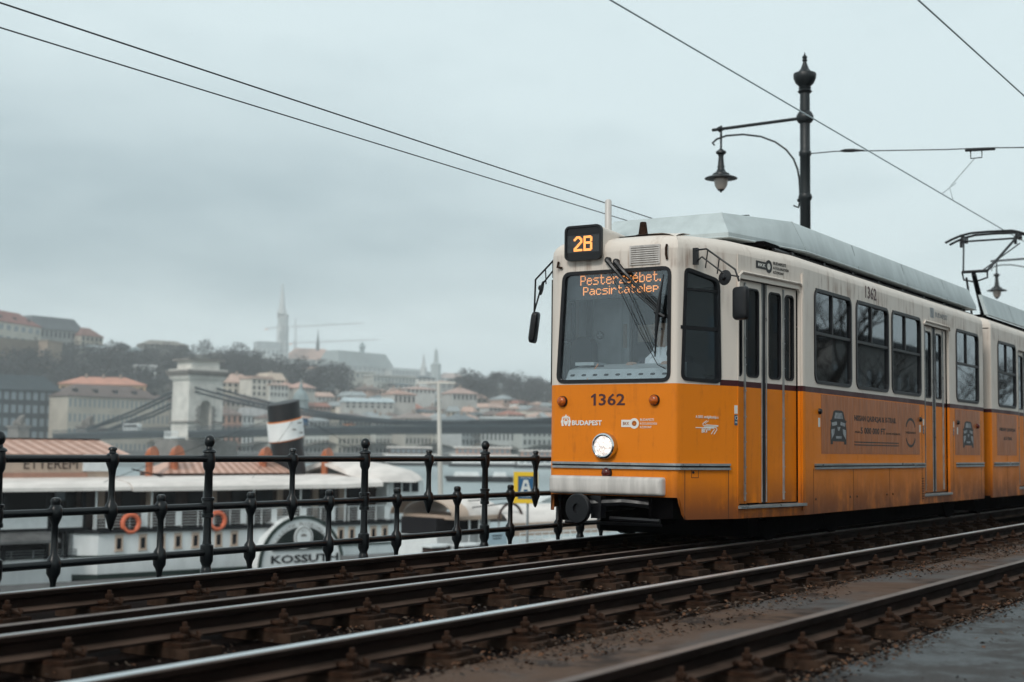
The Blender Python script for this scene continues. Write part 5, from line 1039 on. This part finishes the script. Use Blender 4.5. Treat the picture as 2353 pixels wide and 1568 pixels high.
for x in xs: a=at(x,1050,648); c=at(x,1050,700); q.append([Vector((a.x,a.y,WATER-2)),Vector((a.x,a.y,-2.2)),Vector((c.x,c.y,-2.0)),Vector((c.x,c.y,-8))])
b.loft(q,closed=False,caps=False); tag(b.build('embankment','quay',smooth=0),kind='structure')
# ------------------------------------------------------------------ far bank: buildings
wallm={}
def wcol(c,nm='plaster'):
    k=('w',c)
    if k not in wallm: wallm[k]=mat('%s %d'%(nm,len(wallm)),c,.8,var=.18,vscale=.15)
    return wallm[k]
winmesh={}
def building(name,label,cat,x0,Z0,x1,Z1,yb,ye,yr,depth,wc,rc,roof='hip',rows=0,cols=0,group=None,ww=.45,wh=.6,dark=True,base_down=12,over=.6,chim=0,dorm=0):
    """front wall between two survey columns; eave and ridge heights measured at the left corner"""
    a=at(x0,yb,Z0); c=at(x1,yb,Z1); zb=a.z; ze=at(x0,ye,Z0).z; zr=at(x0,yr,Z0).z
    a.z=c.z=0; d=c-a; L=d.length; d.normalize(); nn=Vector((-d.y,d.x,0))
    if nn.dot(FW)<0: nn=-nn
    P=lambda u,v,z: a+d*u+nn*v+Vector((0,0,z))
    r=thing(name,P(L/2,depth/2,zb),label,cat,group)
    b=MB(); b.add([P(u,v,z) for z in (zb-base_down,ze) for u,v in ((0,0),(L,0),(L,depth),(0,depth))],[(0,1,5,4),(1,2,6,5),(2,3,7,6),(3,0,4,7),(4,5,6,7)]); par(b.build('wall',wcol(wc),smooth=0),r)
    b=MB(); o=over
    e=[P(-o,-o,ze),P(L+o,-o,ze),P(L+o,depth+o,ze),P(-o,depth+o,ze)]
    if roof=='flat':
        b.add([P(u,v,z) for z in (ze,zr) for u,v in ((-o,-o),(L+o,-o),(L+o,depth+o),(-o,depth+o))],[(0,1,5,4),(1,2,6,5),(2,3,7,6),(3,0,4,7),(4,5,6,7)])
    else:
        h=min(depth/2,L*.42) if roof=='hip' else (0 if roof=='gable' else min(depth*.22,L*.12))
        if roof=='mansard':
            b.add(e+[P(h,h,zr),P(L-h,h,zr),P(L-h,depth-h,zr),P(h,depth-h,zr)],[(0,1,5,4),(1,2,6,5),(2,3,7,6),(3,0,4,7),(4,5,6,7)])
        else:
            b.add(e+[P(h,depth/2,zr),P(L-h,depth/2,zr)],[(0,1,5,4),(1,2,5),(2,3,4,5),(3,0,4)])
        b.add([v-Vector((0,0,.5)) for v in e]+e,[(0,1,5,4),(1,2,6,5),(2,3,7,6),(3,0,4,7)])
    ro=b.build('roof',wcol(rc,'roof'),smooth=0); par(ro,r)
    for i in range(chim):
        u=L*(.2+.6*(i+.5)/chim); b=MB(); b.add([P(u+du,depth*.42+dv,z) for z in (ze,zr+1.4) for du,dv in ((-.5,-.5),(.5,-.5),(.5,.5),(-.5,.5))],[(0,1,5,4),(1,2,6,5),(2,3,7,6),(3,0,4,7),(4,5,6,7)]); par(b.build('chimney',wcol((.3,.24,.2)),smooth=0),ro)
    for i in range(dorm):
        u=L*(i+.6)/(dorm+.2); zz=ze+(zr-ze)*.35; vv=depth*.5*.35*(1 if roof!='mansard' else .5); b=MB(); b.add([P(u+du,vv+dv,z) for z in (zz-.6,zz+1.3) for du,dv in ((-.9,-1.),(.9,-1.),(.9,1.5),(-.9,1.5))],[(0,1,5,4),(1,2,6,5),(2,3,7,6),(3,0,4,7),(4,5,6,7)]); par(b.build('dormer','darkwin',smooth=0),ro)
    if rows and cols:
        cw=L/cols; fh=(ze-zb)/rows; w=cw*ww; h_=fh*wh
        f=frame((0,0,0),d,-nn); b=MB(); b.fbox(f,0,0,0,w,h_,.06); b.k=1; b.fbox(f,0,-h_/2-.12,0,w*1.3,.24,.18); b.fbox(f,0,h_/2+.12,0,w*1.3,.2,.14)
        me=b.mesh('window',['darkwin' if dark else 'winpale',wcol(tuple(min(.7,q*1.15) for q in wc))],0)
        for j in range(rows):
            for i in range(cols):
                wo=bpy.data.objects.new('window',me); C.objects.link(wo); wo.parent=r; wo.location=P(cw*(i+.5),-.003,zb+fh*(j+.52))-r.location
    return r,P,L,zb,ze,zr,d,nn
CR=(.66,.60,.52); WH=(.72,.72,.70); GR=(.46,.47,.46); SA=(.48,.33,.27); RD=(.24,.085,.06); BRN=(.17,.125,.11); SL=(.13,.15,.16); OC=(.50,.34,.20); PK=(.46,.32,.26)
B=building
B('palace','white castle palace with a red hip roof at the far left edge','palace',-120,880,94,985,775,718,686,22,(.56,.53,.46),(.21,.075,.06),'hip',2,12,dorm=6,ww=.55,wh=.45,dark=False)
B('castle_building','long castle wing with a dark grey roof right of the red-roofed palace','building',70,1000,192,1040,800,752,722,24,(.30,.30,.29),(.09,.10,.11),'mansard',2,12)
B('castle_building','small cream castle house with a red hip roof on the skyline','building',186,1030,236,1050,800,770,750,14,(.46,.41,.34),(.20,.10,.08),'hip',2,5)
B('bastion_wall','tall brown castle bastion wall under the red-roofed palace','wall',-120,860,142,940,822,766,764,10,(.235,.18,.14),(.27,.23,.2),'flat')
B('bastion_wall','short sandy bastion corner at the right end of the long bastion wall','wall',108,905,142,925,826,783,781,6,(.33,.25,.19),(.3,.25,.2),'flat')
B('museum','pale colonnaded building on the slope right of the bastion','building',196,960,282,985,822,798,790,12,(.44,.44,.41),(.26,.29,.30),'hip',1,11,ww=.5,wh=.6,dark=False)
B('long_house','long house with a brown roof along the hill crest behind the pylon','house',330,1050,432,1070,806,790,779,14,(.2,.2,.19),(.21,.19,.17),'hip')
B('villa','bright white house among the trees left of the pylon','house',312,880,358,885,868,842,838,9,(.66,.68,.66),(.6,.6,.6),'flat',1,3)
for i,(x0,x1,yb,ye,yr,w_,r_) in enumerate([(243,272,818,804,796,GR,SL),(270,300,812,796,788,WH,SL),(300,330,822,806,796,(.3,.33,.33),(.2,.24,.25)),(262,298,836,822,815,(.45,.46,.44),(.3,.33,.34)),(226,262,862,850,845,WH,GR)]):
    B('house',('narrow grey house','white flat-looking house','blue-grey house','pale house with grey roof','white cottage')[i]+' on the castle slope between museum and pylon, '+('beside the museum','second along the crest','nearest the pylon','below the crest','lowest in the trees')[i],'house',x0,990-i*15,x1,995-i*15,yb,ye,yr,8,w_,r_,'hip',1,3)
FZ_=2.2
# church with its spire
chZ=1020*FZ_
def tower(name,label,cat,x,Z,segs,m,parts=True,cap='copper'):
    """segs: (half width px, y) from the ground up"""
    p0=at(x,segs[0][1],Z); r=thing(name,p0,label,cat); k=Z/PF; b=MB(); rings=[]
    for w_,y in segs:
        z=at(x,y,Z).z; rings.append([Vector((p0.x,p0.y,z))+Vector((math.cos(a),math.sin(a),0))*w_*k*1.1 for a in [R_(22.5+45*i) for i in range(8)]])
    b.loft(rings); par(b.build('tower_body',m,smooth=0),r); return r,p0,k
t,p0,k=tower('church_tower','tall pale church tower with a slender spire on the castle hill','church tower',648,chZ,[(14,835),(14,790),(14.5,788),(13,786),(13,752),(14,750),(12,748),(11.5,728),(13.5,725),(11,722)],'church')
def sub(t,segs,x,Z,nm,m):
    p0=at(x,segs[0][1],Z); k=Z/PF; b=MB(); b.loft([[Vector((p0.x,p0.y,at(x,y,Z).z))+Vector((math.cos(a),math.sin(a),0))*w_*k*1.1 for a in [R_(22.5+45*i) for i in range(8)]] for w_,y in segs]); o=b.build(nm,m,smooth=0); par(o,t); return o
sub(t,[(8.5,722),(6.5,705),(5.2,690),(3.6,676),(2.2,660),(.6,650)],648,chZ,'spire','church'); 
for a in range(4): sub(t,[(1.6,730),(1.5,722),(.2,708)],648+(-10,10,-4,5)[a],chZ-2,'pinnacle','church')
for y0,y1 in ((782,760),(746,732)):
    for dx in (-5.5,0.,5.5): sub(t,[(1.4,y0),(1.4,y1)],648+dx,chZ-14*1.0*13/13,'belfry_opening','scaffold')
B('church_nave','church nave with a patterned salmon roof right of the tall spire','church',655,1030*FZ_,782,1045*FZ_,852,824,797,41.6,(.42,.43,.41),(.44,.27,.21),'hip',2,9,ww=.3,wh=.6,base_down=40)
tw,_,_=tower('roof_turret','thin dark turret rising above the salmon church roof','turret',730,1025*FZ_,[(4,806),(3.6,790),(4.4,788),(3,786),(1.8,776),(.5,758)],'steel')
B('parish_building','white scaffolded block left of the church tower','building',592,1005*FZ_,642,1012*FZ_,832,800,784,22.400000000000002,(.50,.53,.53),(.36,.40,.41),'flat',2,5,dark=False,base_down=40)
B('low_wing','pale low wing along the hill below the church tower','building',585,985*FZ_,652,995*FZ_,838,820,814,16.0,(.5,.51,.49),(.4,.42,.42),'hip',1,6,dark=False,base_down=40)
B('hotel_building','big grey hotel with a steep slate roof and small pyramid turret on the hill','hotel',778,1010*FZ_,906,1060*FZ_,872,838,803,48.0,(.42,.44,.42),(.235,.27,.27),'mansard',3,12,dark=False,wh=.5,base_down=40)
tower('pyramid_turret','little pyramid turret on the hotel roof','turret',832,1030*FZ_,[(5,812),(5,800),(9,799),(.4,785)],'copper')
B('hotel_wing','long lower hotel wing stepping down to the right','hotel',900,1045*FZ_,992,1075*FZ_,874,850,843,28.8,(.40,.42,.41),(.27,.30,.30),'hip',2,12,dark=False,base_down=40)
B('terrace_arcade','pale arcaded terrace wall below the hotel','terrace',700,955,862,975,868,852,850,12.8,(.46,.47,.44),(.5,.5,.48),'flat',1,14,ww=.5,wh=.5,dark=False,base_down=40)
B('terrace_arcade','second pale arcaded terrace, right of the hotel turret','terrace',858,955,955,975,880,864,861,12.8,(.48,.49,.46),(.5,.5,.48),'flat',1,12,ww=.5,wh=.55,dark=False,base_down=40)
tower('church_tower','pale scaffolded tower rising above the slim lamp mast','church tower',1001,1030*FZ_,[(11,885),(11,840),(12,838),(9,836),(5,832),(4,815),(3,806),(.6,800)],'scaffold')
tower('church_tower','slight pinkish spire left of the scaffolded tower','church tower',973,1035*FZ_,[(7,870),(7,846),(4,838),(2.5,825),(.5,812)],'church')
B('row_house','hilltop house with a faded pink roof right of the scaffolded tower','house',1012,1030*FZ_,1072,1040*FZ_,890,868,856,22.400000000000002,(.34,.37,.36),(.44,.33,.29),'hip',2,6,base_down=40)
for i,(x0,x1,Z,yb,ye,yr,wc,rc,tx) in enumerate([(668,712,975,858,842,836,WH,SL,'white gabled house under the left end of the church nave'),(714,748,970,862,846,840,CR,SA,'cream house with salmon roof under the middle of the church nave'),(750,786,980,860,842,835,(.52,.54,.53),SL,'grey villa under the right end of the church nave'),(960,1000,985,880,868,862,WH,SL,'white house at the foot of the pinkish spire'),(1000,1052,975,892,880,874,GR,SA,'house with a flat salmon roof below the scaffolded tower'),(1052,1090,985,894,884,878,CR,SL,'cream house at the end of the hilltop row'),(905,950,940,896,884,878,WH,SL,'white house below the right-hand arcaded terrace')]): B('villa',tx,'house',x0,Z,x1,Z+8,yb,ye,yr,12,wc,rc,'hip',2,4,dark=False)
# tower cranes
def crane(x,ytop,yj,xl,xr,yb,yl,yr_,label):
    Z=1080*FZ_; p=at(x,yb,Z); r=thing('tower_crane',p,label,'crane'); k=Z/PF; m_=1.5
    top=at(x,ytop,Z); j=at(x,yj,Z); l=at(xl,yl,Z); rr=at(xr,yr_,Z-40); b=MB()
    for dx,dy in ((-m_,-m_),(m_,-m_),(m_,m_),(-m_,m_)): b.tube([p+Vector((dx,dy,0)),j+Vector((dx,dy,0)),top],.26,4)
    h=p.z; i=0
    while h<j.z-2: 
        s=1 if i%2 else -1; b.tube([Vector((p.x-m_*s,p.y-m_,h)),Vector((p.x+m_*s,p.y-m_,h+2))],.1,3); b.tube([Vector((p.x-m_,p.y-m_*s,h)),Vector((p.x-m_,p.y+m_*s,h+2))],.1,3); h+=2; i+=1
    par(b.build('mast','crane',smooth=0),r); b=MB()
    for u in (Vector((0,0,0)),Vector((0,0,1.6))): b.tube([l+u*.8,j+u,rr+u*.2],.30,4)
    n_=24
    for i in range(n_): a=j.lerp(rr,i/n_); c=j.lerp(rr,(i+1)/n_); b.tube([a,(a+c)/2+Vector((0,0,1.5*(1-i/n_)+.3)),c],.16,3)
    par(b.build('jib','crane',smooth=0),r)
    par(MB().tube([top,j.lerp(rr,.62)],.13,3).tube([top,l],.13,3).build('tie_rod','crane'),r); par(MB().box(l-Vector((0,0,.8)),(3,2,2.2)).build('counterweight','orangetag',smooth=0),r)
crane(679,731,752,612,836,830,756,743,'upper tower crane with its long jib right of the church spire'); crane(677,782,790,668,872,830,790,781,'lower tower crane with its jib just above the church roof')
# quay-side row
B('office_block','dark glass office block with a sloping top floor at the left edge','office block',-140,630,134,668,1046,888,852,26,(.020,.026,.033),(.030,.042,.050),'mansard',5,16,ww=.62,wh=.6,dark=False,over=.9)
B('apartment_house','ochre house with a bright salmon roof right of the dark office block','building',130,690,330,700,1040,880,862,20,OC,(.50,.24,.17),'hip',4,10,chim=3)
B('town_palace','beige neoclassical palace with a brown roof behind the bridge chains','palace',152,655,386,700,1046,908,878,26,(.42,.375,.315),(.12,.085,.075),'hip',4,22,ww=.40,wh=.55,dorm=5,dark=False)
B('town_palace_gable','white gabled attic in the middle of the brown roof','gable',243,652,300,662,910,896,887,6,(.52,.48,.42),(.36,.38,.38),'gable') if False else None
def row(items,Z,yb,cat,pre):
    for i,(x0,x1,ye,yr,wc,rc,rf,rows,cols,txt) in enumerate(items):
        B('town_house',txt,cat,x0,Z+i%2*6,x1,Z+8+i%3*4,yb,ye,yr,14,wc,rc,rf,rows,cols,chim=(1+i%2))
row([(505,556,952,934,(.44,.24,.17),BRN,'hip',4,4,'brick-pink quay house with brown roof just right of the pylon'),(556,620,954,936,(.52,.55,.55),(.3,.3,.3),'mansard',4,7,'white-fronted quay house left of the steamer funnel'),(618,700,960,946,(.40,.40,.37),BRN,'hip',4,8,'grey quay house hidden behind the steamer funnel'),(700,775,966,955,(.44,.46,.44),(.25,.27,.28),'hip',4,8,'pale quay house right of the steamer funnel with a slate roof'),
 (776,862,962,948,(.40,.37,.31),(.17,.145,.14),'hip',4,9,'long beige quay house with dull brown roof below the arcaded terrace'),(862,930,964,952,(.46,.46,.43),(.26,.28,.28),'hip',4,8,'grey-white quay house under the hotel wing'),(930,992,960,946,(.38,.36,.32),(.25,.2,.18),'hip',4,7,'drab quay house left of the slim lamp mast'),(992,1060,966,956,(.44,.42,.37),(.28,.29,.29),'mansard',4,8,'quay house behind the slim lamp mast'),(1060,1105,966,950,(.38,.40,.40),(.16,.18,.19),'hip',4,5,'quay house with a steep dark roof right of the lamp mast'),(1105,1200,962,957,(.42,.44,.43),(.48,.50,.50),'flat',3,10,'long pale modern quay block with a flat roof'),(1200,1300,968,958,(.40,.42,.40),(.32,.34,.34),'hip',4,9,'quay house half hidden behind the tram')],690,1046,'house','q')
specials=[(508,588,905,878,857,(.52,.47,.40),SA,'hip',2,6,800,'cream house with a big salmon hip roof just right of the pylon top'),(578,624,912,870,864,(.58,.54,.48),SA,'flat',3,4,790,'tall plain cream block right of the salmon hip roof'),(620,662,914,884,876,(.58,.58,.55),(.42,.3,.25),'hip',2,5,795,'white block beside the tall cream block'),(614,655,882,872,856,(.44,.4,.34),(.52,.42,.34),'mansard',1,4,840,'house with a rounded beige roof below the wooded slope'),(655,690,900,890,877,(.46,.44,.40),(.44,.27,.22),'hip',1,4,830,'small house with a salmon roof left of the church dome'),(694,724,902,890,877,(.46,.44,.40),(.46,.29,.24),'hip',1,4,830,'small house with a salmon roof right of the church dome'),
 (506,622,952,922,910,(.32,.29,.26),(.18,.145,.13),'hip',2,10,745,'long dull house with a dark brown roof behind the quay houses by the pylon'),(792,905,938,922,912,(.42,.42,.40),(.42,.48,.50),'gable',2,8,770,'long shed-like building with a pale blue roof'),(905,955,930,905,895,(.46,.44,.41),(.40,.25,.2),'hip',1,5,790,'house with a salmon roof above the pale blue shed'),(1040,1096,922,903,889,(.40,.40,.38),(.42,.29,.25),'hip',1,6,820,'house with a wide faded salmon roof right of the lamp mast'),(935,1000,905,893,887,(.5,.5,.48),(.46,.33,.29),'hip',1,7,850,'white house with a thin salmon roof left of the lamp mast')]
for x0,x1,yb,ye,yr,wc,rc,rf,rows,cols,Z,txt in specials: B('town_house',txt,'house',x0,Z,x1,Z+8,yb,ye,yr,14,wc,rc,rf,rows,cols,chim=1)
d_,_,_=tower('church_dome','blue-grey church dome with a lantern above the roofs right of the funnel','dome',690,800,[(17,960),(17,922),(19,920),(18,917),(15,908),(10,900),(4,895),(3.4,888),(4,886),(2,882),(.4,870)],'copper')
# small houses climbing the hill, row by row
adj=['cream','white','grey','buff','pale pink','stone-coloured']; acol=[CR,WH,GR,(.46,.40,.31),PK,(.40,.38,.34)]; radj=['salmon','grey','brown','rust-red','slate']; rcol=[SA,(.30,.33,.34),BRN,(.34,.15,.11),SL]
land=['below the hotel','below the church nave','under the terrace','left of the slim mast','right of the slim mast','near the right edge of the hill','close to the tram']
used=set()
for ri,(Z,yb,x0,x1,h_,nm) in enumerate([(905,905,720,1275,13,'highest'),(860,915,730,1280,14,'second-highest'),(815,930,700,1290,16,'middle'),(770,946,640,1300,18,'second-lowest'),(730,962,620,1310,19,'lowest')]):
    x=x0; cnt=0
    while x<x1:
        w_=rng.uniform(22,44); ai=rng.randrange(6); rr=rng.choice([0,0,0,1,2,3,4,1]); yb_=max(yb,terr(x,Z)-2)+rng.uniform(-3,3)
        cnt+=1; e=h_*rng.uniform(.8,1.25); txt='%s house with %s roof, number %d from the left in %s hillside row'%(adj[ai],radj[rr],cnt,nm)
        B('hillside_house',txt,'house',x,Z+rng.uniform(-12,12),x+w_*.95,Z+rng.uniform(-5,20),yb_,yb_-e*.75,yb_-e*1.35,rng.uniform(9,14),tuple(q*rng.uniform(.85,1.1) for q in acol[ai]) if False else acol[ai],rcol[rr],rng.choice(['hip','hip','gable','mansard']),1,max(2,int(w_/9)),group='houses on the hillside',chim=rng.choice([0,1]),wh=.5)
        x+=w_*rng.uniform(.95,1.25)
# ------------------------------------------------------------------ winter woods and trees
def twigs(b,c,rx,rz,n,s):
    for i in range(n):
        th=rng.uniform(0,6.283); ph=math.acos(rng.uniform(-.5,1)); r=rng.uniform(.35,1)**.6
        p=Vector(c)+Vector((math.sin(ph)*math.cos(th)*rx*r,math.sin(ph)*math.sin(th)*rx*r,(math.cos(ph)*r+.3)*rz)); a=Vector((rng.uniform(-1,1),rng.uniform(-1,1),rng.uniform(-.2,1.2))).normalized()*s*rng.uniform(.6,1.4); q=a.orthogonal().normalized()*s*rng.uniform(.15,.4)
        b.add([p-q,p+q,p+a],[(0,1,2)])
def woodland(regs,name):
    b=MB()
    for x0,x1,Z0,Z1,n,hh in regs:
        for i in range(n):
            x=rng.uniform(x0,x1); Z=rng.uniform(Z0,Z1); p=gp(x,Z); h=hh*rng.uniform(.6,1.25)
            b.tube([p,p+Vector((0,0,h*.6))],[.3,.15],3,cap=False); twigs(b,p+Vector((0,0,h*.5)),h*.45,h*.5,95,h*.16)
    return tag(b.build(name,'wood',smooth=0),kind='stuff')
woodland([(-140,300,830,985,300,12),(300,560,830,985,130,11),(-140,330,760,860,120,12),(250,560,960,1060,40,10),(520,800,880,1000,170,12),(690,1110,880,935,45,6),(1050,1300,900,1080,150,11),(1020,1200,1040,1090,25,8)],'hillside_wood')
def make_tree(h,seed,m='wood'):
    r2=random.Random(seed); b=MB(); tips=[]
    def br_(p,d,L,r,lv):
        q=p+d*L; b.tube([p,(p+q)/2+Vector((r2.uniform(-1,1),r2.uniform(-1,1),0))*L*.06,q],[r,r*.85,r*.6],5 if lv<2 else 3,cap=False)
        if lv>=5 or r<.004: tips.append(q); return
        for i in range(3 if lv<4 else 2):
            a=Vector((r2.uniform(-1,1),r2.uniform(-1,1),r2.uniform(-.15,.75))).normalized(); nd_=(d*.9+a*.85).normalized(); br_(p.lerp(q,r2.uniform(.65,1)),nd_,L*r2.uniform(.62,.82),r*.55,lv+1)
    br_(Vector((0,0,0)),Vector((r2.uniform(-.06,.06),r2.uniform(-.06,.06),1)).normalized(),h*.27,h*.018,0)
    return b
tb=[make_tree(12,s) for s in (3,11,25)]; tmesh=[q.mesh('bare_tree','bark',60) for q in tb]
sk_=[(588,1000,'leafless tree on the skyline left of the scaffolded block'),(545,1040,'leafless tree on the crest above the pylon'),(470,1050,'leafless tree behind the pylon top'),(1092,1010,'leafless tree at the right end of the ridge, left one'),(1140,1010,'leafless tree at the right end of the ridge, middle one'),(1228,1000,'leafless tree on the ridge next to the tram'),(205,960,'dark leafless tree in front of the bastion corner'),(160,945,'dark leafless tree just right of the bastion wall')]
for i,(x,Z,l) in enumerate(sk_):
    p=gp(x,Z); r=thing('bare_tree',p,l,'tree','leafless trees on the skyline'); b=MB(); h=rng.uniform(10,14); b.tube([p,p+Vector((0,0,h*.6))],[.35,.12],5); par(b.build('trunk','bark'),r); b=MB(); twigs(b,p+Vector((0,0,h*.5)),h*.48,h*.5,260,h*.12); par(b.build('crown','wood',smooth=0),r)
# promenade trees and house fronts on the viewer's bank: outside the picture, mirrored in the tram windows
for i in range(16):
    o=bpy.data.objects.new('bare_tree',tmesh[i%3]); C.objects.link(o); o.location=(14+i*6.5+rng.uniform(-1.5,1.5),-7-rng.uniform(0,7)-(i%2)*5,-.3); o.rotation_euler=(0,0,rng.uniform(0,6)); s=rng.uniform(.75,1.1); o.scale=(s,s,s)
    tag(o,'bare plane tree on the promenade mirrored in the tram windows','tree','promenade trees')
for i in range(4):
    x=10+i*48; r=thing('promenade_house',(x+22,-52,-.3),'tall grey promenade house mirrored in the tram windows, '+('nearest','second','third','farthest')[i],'house','promenade houses')
    b=MB().box((x+22,-52,6.5),(42,14,15)); par(b.build('wall','hotel',smooth=0),r)
    f=frame((x,-45,0),(1,0,0),(0,1,0)); b=MB().fbox(f,1.1,1.4,0,1.4,2.0,.08); 
    me=b.mesh('window',['winpale'],0)
    for k in range(3):
        for j in range(11): wo=bpy.data.objects.new('window',me); C.objects.link(wo); wo.parent=r; wo.location=Vector((1+j*3.9,0,.8+k*3.8))-r.location
    b=MB().box((x+22,-52,14.2),(43,15,1.2)); par(b.build('roof','steel',smooth=0),r)
# ------------------------------------------------------------------ damp air
hm=bpy.data.materials.new('damp air'); hm.use_nodes=True; t=hm.node_tree; t.nodes.remove(t.nodes['Principled BSDF']); pvn=N(t,'ShaderNodeVolumePrincipled'); pvn.inputs['Color'].default_value=(.97,.99,1,1); pvn.inputs['Density'].default_value=.00026; pvn.inputs['Anisotropy'].default_value=.2
t.links.new(pvn.outputs[0],[n_ for n_ in t.nodes if n_.type=='OUTPUT_MATERIAL'][0].inputs['Volume'])
hz=MB().box((900,900,(270-9)/2),(4400,4400,270+9)).build('haze',hm,smooth=0); tag(hz,kind='stuff')
